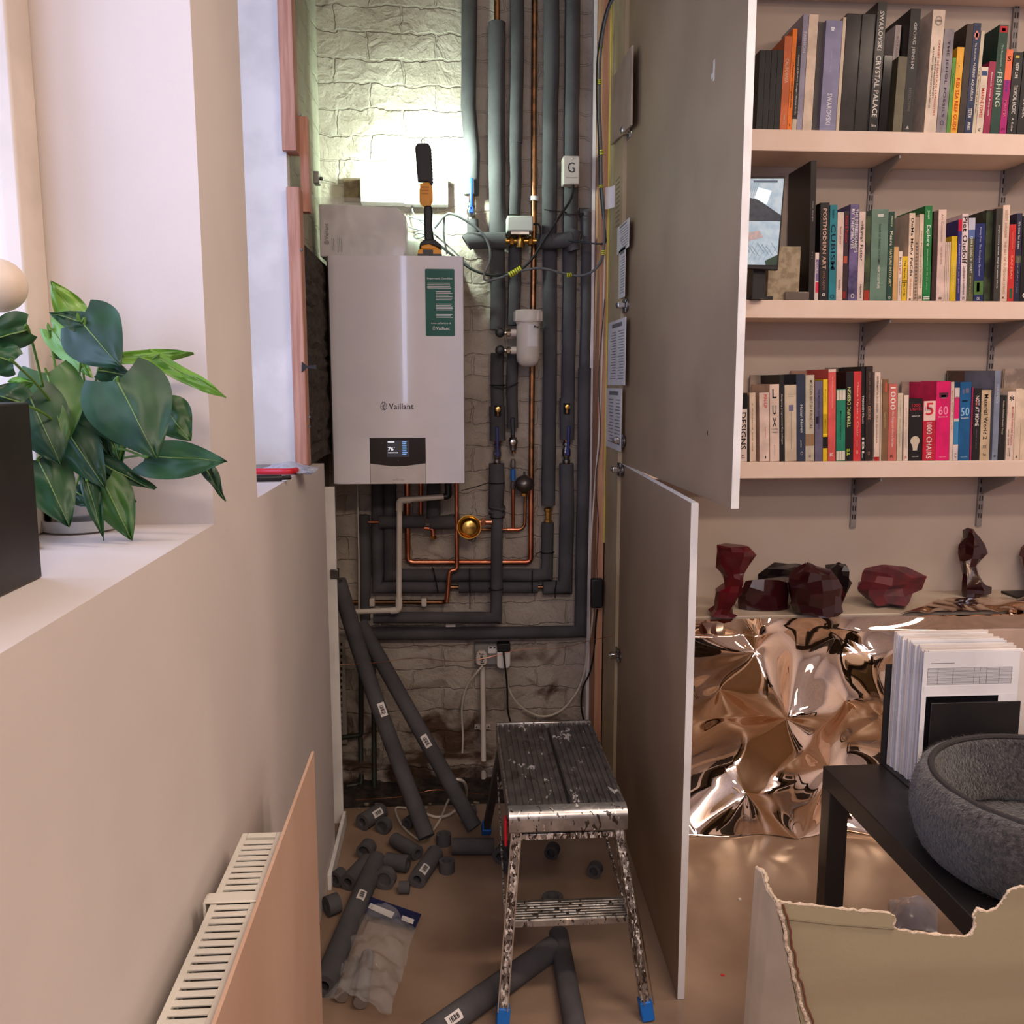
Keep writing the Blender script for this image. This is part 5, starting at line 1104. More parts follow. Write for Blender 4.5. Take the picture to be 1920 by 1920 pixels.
b2(1060, 1086, 620, 1078, (226,206,190), 'short white paperback with red word art', [('But Is It', .12, .32, .5, Bk), ('art?', .34, .46, .5, Rd), ('reader', .55, .9, .3, Gy)])
b2(1088, 1122, 655, 1106, (228,186,40), 'small yellow paperback beside the white word art one', [('The Secret', .08, .5, .45, (60,50,30)), ('art', .6, .9, .3, (60,50,30))], [(0,1,.54,.555,(60,50,30)), (0,1,.575,.59,(60,50,30))])
b2(1126, 1166, 360, 1146, (230,204,180), 'cream book with jumping black letters', [('DoMa MoRy PaCBa', .06, .72, .55, Bk), ('moscow', .75, .95, .25, (210,130,70)), ('E', .975, .995, .4, Bk, .5, 1)])
b2(1168, 1196, 390, 1176, (176,150,130), 'spiral edged notebook between two cream books', [('o o o o o o o o o o o o o o o o o', .3, .98, .5, (50,44,44))])
b2(1198, 1228, 368, 1202, (220,196,172), 'cream book with thin grey title after the notebook', [('New Photographs in Ireland', .2, .85, .35, (120,110,100)), ('III', .94, .98, .6, Bk, .5, 1)])
b2(1230, 1282, 312, 1243, (30,122,60), 'bright green book with white script', [('Joseph', .05, .14, .35, (200,230,200)), ('Explore', .2, .42, .6, (226,240,226)), ('observations on life and place', .45, .88, .2, (170,210,170))], [(.1,.9,.955,.965,Wt), (.1,.9,.975,.985,Wt)])
b2(1290, 1321, 350, 1306, (60,36,34), 'dark brown book right of the bright green one', [('shrine', .1, .3, .4, (110,70,64))])
b2(1323, 1376, 336, 1338, (224,196,184), 'broad pale pink book with faint print', [('Art Connection', .05, .35, .3, (160,140,130)), ('YOUNG BRITISH ARTISTS', .4, .6, .25, (190,150,140))], [(.3,.7,.96,.985,(120,100,96))])
for i, (l, r, x) in enumerate(((1378, 1388, 1384), (1389, 1400, 1396), (1401, 1413, 1408))):
    b2(l, r, 556, x, (218,194,178), ['thin pale pamphlet, left of three before the mustard book', 'thin pale pamphlet, middle of three', 'thin pale pamphlet, right of three, touching the mustard book'][i])
b2(1416, 1456, 518, 1420, (216,180,24), 'mustard yellow book on the middle shelf', [('CREATIVE THINKING', .38, .85, .3, (244,226,140))])
b2(1458, 1484, 405, 1474, (54,48,120), 'thin purple book with a red head', [('perspective on garden', .3, .9, .4, (190,180,210))], [(0,1,0,.14,(190,30,60))])
b2(1486, 1528, 368, 1488, (224,204,204), 'white garden book with huge black name', [('Piet Oudolf', .03, .57, .78, Bk), ('Landscapes in Landscapes', .6, .93, .5, (90,70,90)), ('O', .95, .985, .4, Bk, .5, 1)])
b2(1530, 1574, 395, 1532, (64,66,52), 'gardening book with a pale blue head and dark foot', [('CHIN & DANG: IN COURT', .22, .66, .35, Wt), ('grow it green', .7, .93, .2, (220,200,150))], [(0,1,0,.14,(190,190,206)), (0,1,.14,.24,(90,110,160))], c2=(92,90,60))
b2(1576, 1642, 432, 1582, (28,40,100), 'navy gardening book with a small garden picture', [('Monty Don  The Complete Gardener', .05, .68, .25, (180,180,210)), ('DK', .95, .985, .3, Wt, .5, 1)], [(.02,.98,.74,.92,(84,120,60)), (.3,.6,.76,.88,(170,190,90))])
b2(1644, 1708, 340, 1660, (32,32,28), 'wide dark plant photograph book after the navy one', off=.02, c2=(60,70,46))
b2(1712, 1754, 330, 1722, (62,58,54), 'charcoal gardening book with tiny white words', [('simple country norton', .18, .5, .3, Wt), ('design for winning schools', .52, .86, .25, Wt)])
b2(1758, 1804, 308, 1760, (230,202,182), 'cream book with brown capitals about outdoor living', [('SCOTT SHRADER', .05, .34, .35, (170,136,110)), ('THE ART OF OUTDOOR LIVING', .37, .92, .35, (170,136,110)), ('K', .95, .975, .4, Bk, .5, 1)])
b2(1806, 1848, 438, 1816, (204,48,44), 'red book near the right end of the middle shelf', [('landscapes', .1, .32, .35, (230,120,100)), ('SANSAI', .4, .7, .35, (232,150,120))], [(.3,.8,.83,.96,(60,90,60))])
b2(1850, 1888, 362, 1866, (40,40,66), 'dark navy book beside the red one', [("It's time for trees", .1, .4, .4, Wt), ('Story of the trees', .5, .9, .25, (150,150,160))], [(0,1,.48,.56,(90,90,70))])
b2(1890, 1960, 380, 1912, (28,26,26), 'black book at the right edge of the middle shelf', [('O', .1, .22, .6, Wt, .5, 1), ('o', .9, .96, .5, Wt, .5, 1)])
c3 = (1370, 660, 3.4909)
def b3(*a, **k): return book(2, a[0], a[1], a[2], a[3], 716, c3, *a[4:], **k)
b3(56, 108, 270, 76, (222,204,194), 'white book with a black top and heavy black DESIGNS', [('DESIGNS', .28, .82, .72, Bk), ('6.5', .9, .95, .4, (120,60,60))], [(0,1,0,.23,(26,24,24))])
b3(110, 124, 285, 112, (34,30,30), 'sliver of a black book beside the DESIGNS one')
b3(126, 166, 268, 122, (220,196,172), 'plain cream book with a tiny vertical title', [('a thousand and one', .15, .85, .15, (120,104,90))])
b3(190, 254, 268, 182, (226,200,186), 'cream magazine volume with small red title', [('PIN-UP', .03, .22, .3, (206,70,60), .62), ('interviews', .5, .66, .12, (206,110,100), .62), ('1', .92, .96, .12, Bk, .6, 1)])
b3(258, 320, 213, 250, (222,196,180), 'cream book with tall black stacked capitals', [('L', .06, .18, .42, Bk, .5, 1), ('U', .27, .39, .42, Bk, .5, 1), ('X', .43, .55, .42, Bk, .5, 1), ('COFFEE', .57, .59, .7, Gy, .5, 1), ('TABLE', .61, .63, .6, Gy, .5, 1), ('gestalten', .78, .92, .12, Gy)])
b3(324, 352, 150, 308, (28,26,28), 'narrow black book left of the floral beige one', [('designing programmes Copenhagen', .22, .8, .4, Wt)])
b3(356, 432, 218, 344, (206,190,166), 'beige linen book with a drawn violet flower', [('furniture', .115, .125, .6, Gy, .6, 1), ('design', .145, .155, .5, Gy, .55, 1)], [(.35,.75,.26,.34,(120,112,140)), (.53,.555,.34,.85,(140,120,130))], c2=(186,168,146))
b3(434, 488, 148, 404, (48,56,78), 'wide navy book with cream serif name', [('Hakan Noren', .35, .67, .34, (206,206,200), .62), ('gestalten', .76, .84, .2, (206,206,200)), ('O', .89, .93, .35, (190,190,190), .6, 1)], off=.0)
b3(490, 548, 152, 486, (194,182,162), 'beige furniture book with a pale diagonal block', [('MODERN BRITISH FURNITURE', .06, .62, .35, (110,90,84), .62), ('O', .93, .955, .25, Bk, .5, 1)], [(0,1,.68,.82,(150,120,90))])
b3(552, 602, 192, 546, (104,98,122), 'muted violet textured book', [('THE MATERIALS SOURCEBOOK', .1, .6, .25, (70,60,90))], [(.1,.5,.44,.53,(40,36,50))], c2=(84,80,104))
b3(604, 634, 180, 600, (234,196,36), 'yellow and black diagonal striped book', [('Sawyer', .12, .28, .25, (90,70,30)), ('SMALL', .48, .6, .25, (90,70,30))], [(0,1,.7,.84,(30,28,28)), (0,1,.42,.66,(206,168,26))])
b3(637, 686, 113, 638, (222,92,88), 'tall salmon red book', [('The World of Contemporary Craft', .08, .42, .18, (240,190,180)), ('K', .91, .95, .5, Wt, .5, 1)], [(0,1,0,.03,(230,200,186))])
b3(690, 750, 245, 690, (36,134,104), 'green book with white grid ends', [('Minimal Interiors', .3, .7, .2, (20,70,56))], [(.02,.98,.01,.15,(214,206,190)), (.02,.98,.86,.99,(214,206,190)), (.3,.34,.01,.15,Bk), (.6,.64,.01,.15,Bk), (.3,.34,.86,.99,Bk), (.6,.64,.86,.99,Bk)])
b3(752, 800, 130, 756, (24,22,24), 'black book with chunky pale green capitals', [('TERRIFIC DESIGN', .17, .62, -.45, (214,222,150), .4), ('TE', .86, .94, -.4, (190,214,60), .35)])
b3(802, 851, 128, 804, (212,60,62), 'scarlet book with pale cursive title', [('Once Upon a Chair', .12, .72, .32, (240,180,170)), ('gestalten', .77, .84, .2, (240,180,170)), ('O', .88, .92, .3, (240,180,170), .5, 1)])
b3(854, 879, 103, 826, (26,24,26), 'thin black book with faded white letters', [('TASCHEN Classic', .3, .6, .5, Wt), ('IBL', .75, .97, .6, Wt)], off=.004)
b3(881, 926, 95, 878, (50,36,34), 'dark chocolate brown tall book', [('THE LIFE OF OBJECTS', .06, .4, .22, (150,110,90)), ('DESIRE', .42, .56, .35, (190,150,120)), ('O', .9, .94, .35, (150,110,90), .5, 1)])
b3(936, 973, 132, 948, (222,198,182), 'cream book with a red patch at its foot', [('EXPERIMENTAL ECO DESIGN', .05, .45, .35, (110,96,90)), ('the moment', .48, .8, .3, (140,120,110))], [(.05,.95,.955,1,(176,36,40))])
b3(976, 986, 180, 982, (196,176,156), 'sliver of a beige book after the red footed one')
b3(988, 1026, 180, 1000, (136,100,70), 'brown book with a thin red mark', [('Gastronomics', .4, .6, .4, (190,160,120))], [(.4,.7,.04,.15,(206,90,70))])
b3(1028, 1083, 210, 1040, (208,110,100), 'dusty pink book reading 1000', [('1000', .04, .34, .62, (240,226,220)), ('New Designs and where to find them', .36, .82, .4, (240,210,204)), ('K', .92, .96, .4, Bk, .5, 1)])
b3(1086, 1120, 270, 1100, (206,190,168), 'narrow grey cream book right of the pink one', [('modern design review', .1, .8, .2, (130,116,104))])
b3(1130, 1160, 284, 1130, (228,206,190), 'thin cream book with tiny brown print', [('plateaux nouvelle', .2, .8, .25, (150,120,90)), ('n', .93, .97, .4, Rd, .5, 1)])
b3(1162, 1250, 308, 1170, (28,25,26), 'black book of lights with a white bulb picture', [('1000', .08, .13, .62, (190,50,70), .5, 1), ('LIGHTS', .14, .19, .85, (190,50,70), .5, 1), ('1878-1959', .27, .29, .6, Wt, .5, 1), ('TASCHEN', .93, .945, .5, Wt, .5, 1)])
b3(1254, 1336, 322, 1264, (196,36,60), 'crimson book reading 1000 CHAIRS with a pale panel', [('1000 CHAIRS', .36, .97, .42, (242,222,214)), ('5', .03, .24, .62, (206,50,66), .5, 1), ('1000', .09, .17, .5, (120,120,140), .4, 1)], [(.03,.97,0,.33,(230,196,186))])
b3(1338, 1428, 195, 1346, (222,24,104), 'magenta pink decade book reading 60', [('60', .31, .42, .7, (240,150,180), .5, 1), ('Decorative Art', .435, .455, .7, (240,190,206), .5, 1), ('TASCHEN', .95, .965, .5, (240,170,196), .5, 1)], [(.2,.85,.14,.2,(90,40,60)), (.35,.7,.17,.215,(150,120,130))])
b3(1430, 1452, 196, 1444, (220,196,180), 'thin cream book between the pink and striped ones', [('Art and Craft', .1, .6, .3, (190,80,70))])
b3(1454, 1486, 235, 1474, (222,206,204), 'white book with magenta and blue diagonals', [('art deco', .1, .16, .6, Gy, .5, 1), ('C', .9, .96, .4, Gy, .5, 1)], [(0,1,.13,.42,(222,40,110)), (0,1,.46,.78,(60,130,180))])
b3(1488, 1560, 198, 1512, (24,92,146), 'blue decade book reading 50', [('50', .32, .43, .75, (150,190,220), .5, 1), ('Decorative Art', .445, .465, .7, Wt, .5, 1), ('TASCHEN', .95, .965, .6, (170,200,220), .5, 1)], [(.2,.4,.09,.15,(90,100,140)), (.5,.8,.08,.14,(110,100,120)), (.2,.7,.23,.25,(20,30,50))])
b3(1563, 1575, 230, 1590, (150,40,80), 'sliver of a crimson book beside the blue decade book')
b3(1577, 1626, 240, 1605, (32,28,30), 'black book reading NOT AT HOME', [('NOT AT HOME', .1, .52, .5, (230,220,214)), ('objects in place', .56, .84, .2, Gy)], [(.3,.45,.13,.24,(200,50,60))])
b3(1628, 1690, 250, 1656, (206,180,146), 'tan book with bold black title, number two', [('Material World 2', .06, .7, .45, (40,30,28)), ('mx', .78, .83, .4, Gy, .5, 1), ('Frame', .9, .94, .3, Bk, .5, 1)])
b3(1694, 1706, 122, 1735, (48,34,28), 'dark picture covered book at the right of the lowest shelf', dep=.17, c2=(110,70,40), off=.03)
b3(1708, 1746, 122, 1752, (128,136,156), 'tall slate blue book with pale capitals', [('CERAMICS', .15, .36, .35, (190,190,200)), ('*', .94, .97, .4, Bk, .5, 1)])
b3(1748, 1790, 285, 1785, (34,32,30), 'short black book after the slate blue one', [('Modern Furniture Swedish Design', .08, .6, .3, (200,190,170))])
b3(1797, 1846, 260, 1834, (228,204,186), 'cream furniture classics book with a black star', [('MODERN FURNITURE CLASSICS', .22, .78, .25, (190,70,60), .7), ('since 1945', .55, .78, .2, (110,90,80), .3), ('*', .05, .14, .6, Bk, .5, 1)], [(.3,.36,.82,.95,Bk), (.5,.56,.82,.95,Bk)])
b3(1848, 1888, 240, 1884, (224,200,176), 'plain cream book with one small mark', [('g', .94, .97, .3, Bk, .5, 1)])
b3(1890, 1950, 245, 1908, (220,196,170), 'plain cream book at right end of the lowest shelf', [('simple', .3, .45, .2, Gy)])
# volumes standing behind the front row
for (x0, y0, x1, y1, sh, c, lab) in ((130,150,300,600,2,(150,132,118),'grey board book standing behind the cream magazine volume'), (395,122,632,600,2,(150,118,98),'brown topped book standing behind the navy and beige ones'),
        (628,102,810,600,2,(110,98,84),'olive grey folder standing behind the black and green books'), (1122,194,1300,600,2,(160,140,124),'pale grey board book with a faint ring, behind the black lights one'), (1425,122,1690,600,2,(74,48,34),'dark brown picture book behind the blue decade book'), (1795,108,1950,600,2,(176,156,140),'pale book standing behind the cream furniture classics')):
    f = lambda x, y: (c3[0]+x/c3[2], c3[1]+y/c3[2]); a_ = P(*f(x0, y0), 3.142); b_ = P(*f(x1, y1), 3.142)
    t = thing('book', lab, 'book', ((a_.x+b_.x)/2, 3.148, SH[sh]), group='books stored behind the lowest row')
    O('cover', MB().box(a_.x, b_.x, 3.1415, 3.1435, SH[sh]+.0006, a_.z).box(a_.x, b_.x, 3.1505, 3.1525, SH[sh]+.0006, a_.z), mat('back_cover_%d' % x0, c, .5, c2=tuple(u*.8 for u in c), scale=25), t)
    O('page_block', MB().box(a_.x+.002, b_.x-.002, 3.1435, 3.1505, SH[sh]+.002, a_.z-.003), pagem, t)
# bulb picture on the black lights book
for o in list(bpy.data.objects):
    if o.get('label', '').startswith('black book of lights'):
        w_ = .045; O('bulb_picture', MB().lathe([(.001,0),(.016,.0004),(.016,.0008),(.001,.001)], (.022, 0, .066), (0,-1,0), 24).prism([(.010,0,.056),(.034,0,.056),(.030,0,.040),(.030,0,.034),(.015,0,.034),(.015,0,.040)], (0,-.0009,0)), inkm((214,200,176)), o)
# monitor and neighbours on the middle shelf
mo = thing('monitor', 'small upright monitor showing two camera pictures at left of the middle shelf', 'monitor', P(1440, 508, 2.90))
mq = [P(1392, 331, 2.90), P(1473, 331, 2.90), P(1459, 507, 2.90), P(1380, 503, 2.90)]
O('bezel', MB().prism([mq[3], mq[2], mq[1], mq[0]], (0, .018, 0)), blackp, mo, bevel=.003)
sq = [P(1394, 335, 2.8985), P(1470, 335, 2.8985), P(1456, 497, 2.8985), P(1382, 496, 2.8985)]
def scr(u, v): return sq[0].lerp(sq[1], u).lerp(sq[3].lerp(sq[2], u), v)
def patch(us, m, nm, dy=0): O(nm, MB().add([scr(u, v)+V((0,-dy,0)) for u, v in us], [list(range(len(us)))]), m, mo, smooth_ang=0)
patch([(0,0),(1,0),(1,1),(0,1)], mat('screen_pale', (140,162,178), .3, emit=.6, c2=(176,190,198), scale=30, bump=0), 'screen')
patch([(0,.2),(.4,.24),(1,.42),(1,.49),(0,.49)], mat('screen_dark', (58,64,74), .3, emit=.35, c2=(44,48,56), scale=40), 'dark_picture_area', .0005)
patch([(.1,.63),(.5,.6),(.6,.68),(.12,.74)], mat('screen_rose', (176,150,146), .3, emit=.5, c2=(140,140,150), scale=120), 'pinkish_picture_area', .0005)
patch([(.7,.95),(1,.88),(1,1),(.72,1)], mat('screen_green', (50,70,56), .3, emit=.3), 'leafy_picture_area', .0006); patch([(.25,.02),(.85,.02),(.85,.045),(.25,.045)], mat('screen_caption', (70,90,110), .3, emit=.3), 'caption_bar', .0006)
patch([(.38,.1),(.72,.14),(.62,.3),(.3,.22)], mat('screen_white', (206,220,228), .3, emit=.8), 'van_shape', .0006)
dl = MB()
for i in range(7):
    u0, v0 = .1+.12*i, .74+.02*(i % 3)
    dl.tube([scr(u0, v0)+V((0,-.0008,0)), scr(min(1,u0+.2), v0+.12)+V((0,-.0008,0))], .0005, 4); dl.tube([scr(max(0,u0-.05), .94)+V((0,-.0008,0)), scr(u0+.15, .72+.01*i)+V((0,-.0008,0))], .0004, 4)
    dl.tube([scr(.08+i*.05, .05)+V((0,-.0008,0)), scr(.02+i*.05, .2)+V((0,-.0008,0))], .0004, 4)
O('picture_lines', dl, mat('screen_line', (90,104,116), .4, emit=.3), mo, smooth_ang=0)
cz = P(1425, 505, 2.92); O('stand', MB().box(cz.x-.02, cz.x+.02, 2.925, 2.98, SH[1]+.001, cz.z+.03).box(cz.x-.05, cz.x+.06, 2.958, 3.03, SH[1]+.001, SH[1]+.012), blackp, mo)
a_, b_ = P(1438, 562, 2.975), P(1502, 462, 2.975)
props(O('stone_block', MB().box(a_.x, b_.x, 2.975, 3.03, SH[1]+.0006, b_.z), mat('speckled_stone', (166,150,124), .8, c2=(140,124,100), scale=60), bevel=.002), 'speckled sandy stone block right behind the monitor', 'block')
a_, b_ = P(1472, 562, 2.96), P(1517, 547, 2.96)
props(O('glass_paperweight', MB().box(a_.x, b_.x, 2.957, 2.974, SH[1]+.0006, b_.z), mat('smoked_acrylic', (110,98,90), .1, coat=.6), bevel=.002), 'small smoky clear block lying before the black folio', 'paperweight')

# ================================================================ CRUMPLED METAL ON THE LEDGE
LZ = .7075
def z4(x, y): return 1290+x/2.9095, 940+y/2.9095
def crump(name, label, rows, Y, thick, m, cat='sculpture', seed=0, amp=.10, seg=10, flat=True, zb=None):
    mb = MB(); rg = []
    rows = sorted(rows, key=lambda r: -r[0]); n = len(rows)
    pts = []
    for i in range(n-1):
        pts.append(rows[i])
    pts.append(rows[-1]); zbase = P(*z4(rows[0][1], rows[0][0]), Y).z; dz = (zb if zb is not None else LZ+.001)-zbase
    for i, (y, xl, xr) in enumerate(pts):
        a_, b_ = P(*z4(xl, y), Y), P(*z4(xr, y), Y); cx = (a_.x+b_.x)/2; hw_ = max((b_.x-a_.x)/2, .002); zz = a_.z+dz*(1-i/len(pts))
        ring = []
        for k in range(seg):
            a = 2*PI*k/seg; f_ = 1+amp*3.0*noise.noise(V((math.cos(a)*2.1, math.sin(a)*2.1, i*.5+seed)))
            dd = min(thick, hw_*1.3+.01)
            x_ = cx+hw_*math.cos(a)*min(f_, 1.08); y_ = Y+dd*math.sin(a)*f_*(1+.5*noise.noise(V((a*1.5, i*.6, seed+9))))
            ring.append(V((x_, min(y_, YW-.004), zz+(.016*noise.noise(V((a*1.4, i*.9, seed))) if 0 < i else 0))))
        rg.append(ring)
    for r_ in rg: mb.v += r_
    for i in range(len(rg)-1):
        for k in range(seg): k2 = (k+1) % seg; mb.f.append([i*seg+k, i*seg+k2, (i+1)*seg+k2, (i+1)*seg+k])
    mb.f.append(list(range(seg))[::-1]); mb.f.append([(len(rg)-1)*seg+k for k in range(seg)])
    return props(O(name, mb, m, smooth_ang=14 if flat else 60), label, cat)
gred = mat('glossy_wine_red', (84,10,22), .2, coat=.4, c2=(70,8,18)); gmar = mat('glossy_maroon', (50,12,18), .18, coat=.4, c2=(42,10,14)); gblk = mat('crumpled_black', (24,16,18), .3); fred = mat('velvet_red', (92,6,18), .6, sheen=.1, c2=(70,5,15), scale=22)
crump('crumpled_sculpture', 'wine red twisted candy wrapper shape at left of the ledge', [(636,150,270),(620,108,250),(590,140,245),(540,148,270),(500,150,300),(460,180,305),(420,195,305),(390,180,322),(350,155,340),(300,152,366),(270,160,345),(245,163,322)], 2.86, .035, gred, seed=1, amp=.2)
crump('crumpled_sculpture', 'long maroon crushed bar lying between the candy shape and the big lump', [(572,278,560),(540,275,565),(500,280,565),(460,300,565),(425,315,560)], 2.95, .04, gmar, seed=4, amp=.06)
crump('crumpled_sculpture', 'big glossy maroon crushed lump, frontmost on the ledge', [(640,640,800),(620,580,822),(580,560,835),(530,555,850),(480,555,830),(430,560,805),(390,590,770),(360,630,700),(350,645,665)], 2.87, .06, gmar, seed=7, amp=.12, seg=12)
crump('crumpled_sculpture', 'black crushed piece peeping over the maroon bar', [(540,390,560),(470,385,590),(440,386,600),(400,390,610),(370,430,620),(350,470,620)], 3.08, .04, gblk, seed=11, amp=.22)
crump('crumpled_sculpture', 'black crushed piece right behind the big maroon lump', [(530,790,850),(500,780,862),(450,760,890),(400,755,872),(370,752,868),(348,800,860)], 3.06, .03, gblk, seed=15, amp=.25)
crump('crumpled_sculpture', 'flat red velvety crushed piece in the middle of the ledge', [(565,1080,1140),(545,985,1190),(500,935,1225),(470,920,1265),(440,950,1275),(400,962,1290),(375,965,1200),(355,1062,1095)], 2.97, .06, fred, seed=19, amp=.16)
crump('crumpled_sculpture', 'tall dark bow shaped wrapper standing alone on the ledge', [(526,1500,1590),(505,1485,1650),(485,1488,1660),(450,1498,1612),(400,1500,1580),(345,1492,1568),(320,1482,1600),(285,1472,1634),(240,1480,1618),(200,1502,1590),(170,1512,1560),(150,1528,1548)], 3.07, .028, mat('glossy_oxblood', (44,12,16), .18, coat=.5), seed=23, amp=.14)
crump('crumpled_sculpture', 'dark red crushed piece cut off by the right frame edge', [(500,1850,1960),(400,1845,1950),(300,1822,1960),(265,1818,1950),(240,1832,1930)], 3.1, .03, gred, seed=29, amp=.2)
a_ = PZ(*z4(1762, 520), LZ); props(O('black_tray', MB().box(a_.x, a_.x+.25, a_.y-.03, min(a_.y+.06, 3.16), LZ, LZ+.008), blacks), 'flat black tray at right end of the ledge', 'tray')

# ================================================================ FOIL SHEET
foilm = mat('gold_mirror_foil', (238,214,190), .03, 1, c2=(236,210,186))
def pkpt(x, y, Y=2.83): p = P(*z4(x, y), Y); return p.x, p.z
pinch = [(485,1130,.16,7,.3),(820,1055,.13,6,1.2),(730,1418,.15,7,2.1),(280,1540,.13,6,.6),(535,1755,.11,6,3.3),(330,790,.10,7,4.2),(1015,1140,.12,6,5.0),(1120,780,.09,5,1.9),(150,1000,.08,5,.9)]
PK = [pkpt(a, b)+(c, n, ph) for a, b, c, n, ph in pinch]
segs_ = [((485,1130),(820,740),.030),((280,1540),(820,1055),.034),((730,1418),(1010,1145),.028),((485,1130),(0,1190),.022),((535,1755),(730,1418),.03),((280,1540),(535,1755),.026),((330,790),(485,1130),.030),((485,1130),(620,700),-.020),((280,1540),(730,1418),.024),((820,1055),(830,700),-.02),((1015,1140),(960,800),.018),((0,1010),(330,790),.018),((280,1540),(0,1740),.02)]
SG = [(pkpt(*a), pkpt(*b), h) for a, b, h in segs_]
def foilh(x, z):
    h = 0
    for (cx, cz, R, n, ph) in PK:
        dx, dz = x-cx, z-cz; r = math.hypot(dx, dz); a = math.atan2(dz, dx)
        s = math.sin((2 if n < 7 else 3)*a+ph+.9*math.sin(a+ph)); h += .27*r*math.exp(-(r/(R*1.75))**1.6)*s
    for (a, b, hh) in SG:
        ax, az = a; bx, bz = b; L2 = (bx-ax)**2+(bz-az)**2; t = max(0, min(1, ((x-ax)*(bx-ax)+(z-az)*(bz-az))/L2))
        d = math.hypot(x-ax-t*(bx-ax), z-az-t*(bz-az)); h += hh*.8*math.exp(-(d*d+.00008)**.5/.06)*(.3+.7*math.sin(PI*min(1, max(0, t)))**.6)
    p = V((x*3.2, z*3.2, 4)); h += .02*noise.noise(p)
    return h
FX0, FX1 = .606, 2.3; FZ1 = .702
def foilf(u, v):
    x = FX0+(FX1-FX0)*u; z = FZ1*(1-v)
    h = foilh(x, z)
    if h < -.03: h = -.03-.022*(1-math.exp((h+.03)/.022))
    flare = .10*max(0, (.14-z)/.14)**2*(.7+.3*math.sin(x*5))
    top = min(1, (FZ1-z)/.04)
    return (x, 2.842-.045*top-(h*top*1.0)-flare-.002, max(z, .002+.004*abs(noise.noise(V((x*8, 0, 0))))))
fo = thing('foil_sheet', 'crumpled mirror gold foil sheet hanging over the front of the ledge', 'foil sheet', (1.4, 2.83, 0))
O('front_sheet', MB().grid(foilf, 420, 190), foilm, fo, smooth_ang=0, mod=lambda o: [setattr(p, 'use_smooth', True) for p in o.data.polygons])
fx = PZ(*z4(1240, 640), LZ).x
def foilt(u, v):
    x0_ = fx-.03+.22*(v); x = x0_+(2.3-x0_)*u; y = 2.832+(.17)*v
    return (x, y, LZ+.004+(.035*abs(noise.noise(V((x*5+y*3, y*7, 2))))+.012*abs(noise.noise(V((x*12, y*12, 5)))))*min(1, u*12)+.012*math.sin(PI*v)*min(1, u*12))
O('top_fold', MB().grid(foilt, 120, 40), foilm, fo, smooth_ang=0, mod=lambda o: [setattr(p, 'use_smooth', True) for p in o.data.polygons])
def foile(u, v):
    a = P(*z4(1725+u*130, 585+v*200), 2.86); return a+V((0, .05*noise.noise(V((u*7, v*2, 1)))-.01, 0))
O('crumpled_corner', MB().grid(foile, 30, 20), foilm, fo, smooth_ang=60)

props(O('dark_reflection_prop', MB().box(1.0, 2.6, -2.5, -2.05, 0, 1.15), blacks), 'low dark cabinet added unseen behind the camera for the foil to reflect', 'prop')  # dark box added out of view, only so the foil mirrors something dark
# ================================================================ TABLE AND THINGS ON IT
TZ = .60; tx0, tx1, ty0, ty1 = .852, 1.75, 1.29, 1.925
tb = thing('side_table', 'long black painted table with square legs at the right', 'table', (1.3, 1.6, 0))
O('tabletop', MB().box(tx0, tx1, ty0, ty1, TZ-.045, TZ), blacks, tb, bevel=.002)
for (x, y) in ((tx0, ty1-.045), (tx1-.045, ty1-.045), (tx0, ty0), (tx1-.045, ty0)): O('leg', MB().box(x, x+.045, y, y+.045, 0, TZ-.045), blacks, tb, bevel=.0015)
O('apron', MB().box(tx0+.045, tx1-.045, ty1-.03, ty1-.02, TZ-.085, TZ-.045), blacks, tb)
mh = thing('magazine_rack', 'black metal magazine rack full of papers on the table', 'rack', (1.1, 1.83, TZ))
hx0, hx1 = 1.002, 1.215
yf_, yb_ = 1.765, 1.918; zf = P(1735, 1318, yf_).z; zbk = P(1652, 1262, yb_).z
xf0 = P(1733, 1490, yf_).x; xf1 = P(1911, 1330, yf_).x; xb0 = P(1651, 1430, yb_).x
O('front_plate', MB().box(xf0, xf1, yf_-.004, yf_, TZ, zf), blacks, mh, bevel=.001)
O('back_plate', MB().box(xb0, xb0+.21, yb_, yb_+.004, TZ, zbk+.02), blacks, mh)
O('bottom_plate', MB().box(xb0+.004, xf1, yf_, yb_, TZ, TZ+.003), blacks, mh)
n = 26
for i in range(n):
    t = i/(n-1); y = yb_-.003-(yb_-yf_-.010)*t; top = [P(1664, 1184, yb_).z, P(1775, 1228, yf_).z]
    x0 = (P(1660, 1400, yb_).x)*(1-t)+xf0*t+.001+random.uniform(-.001, .004); zt_ = top[0]*(1-t)+top[1]*t+random.uniform(-.006, .004); w_ = .21
    th = .0038; 
    sl = .0
    props(O('paper_file', MB().box(x0, x0+w_+random.uniform(-.004,.006), y-th, y, TZ+.004, zt_), mat('file_paper_%d' % (i % 4), [(222,212,202),(214,200,188),(226,220,216),(206,204,206)][i % 4], .8)), 'white bundle of papers standing among the others in the black rack', 'papers', 'papers in the black rack')
yfp = yf_+.002
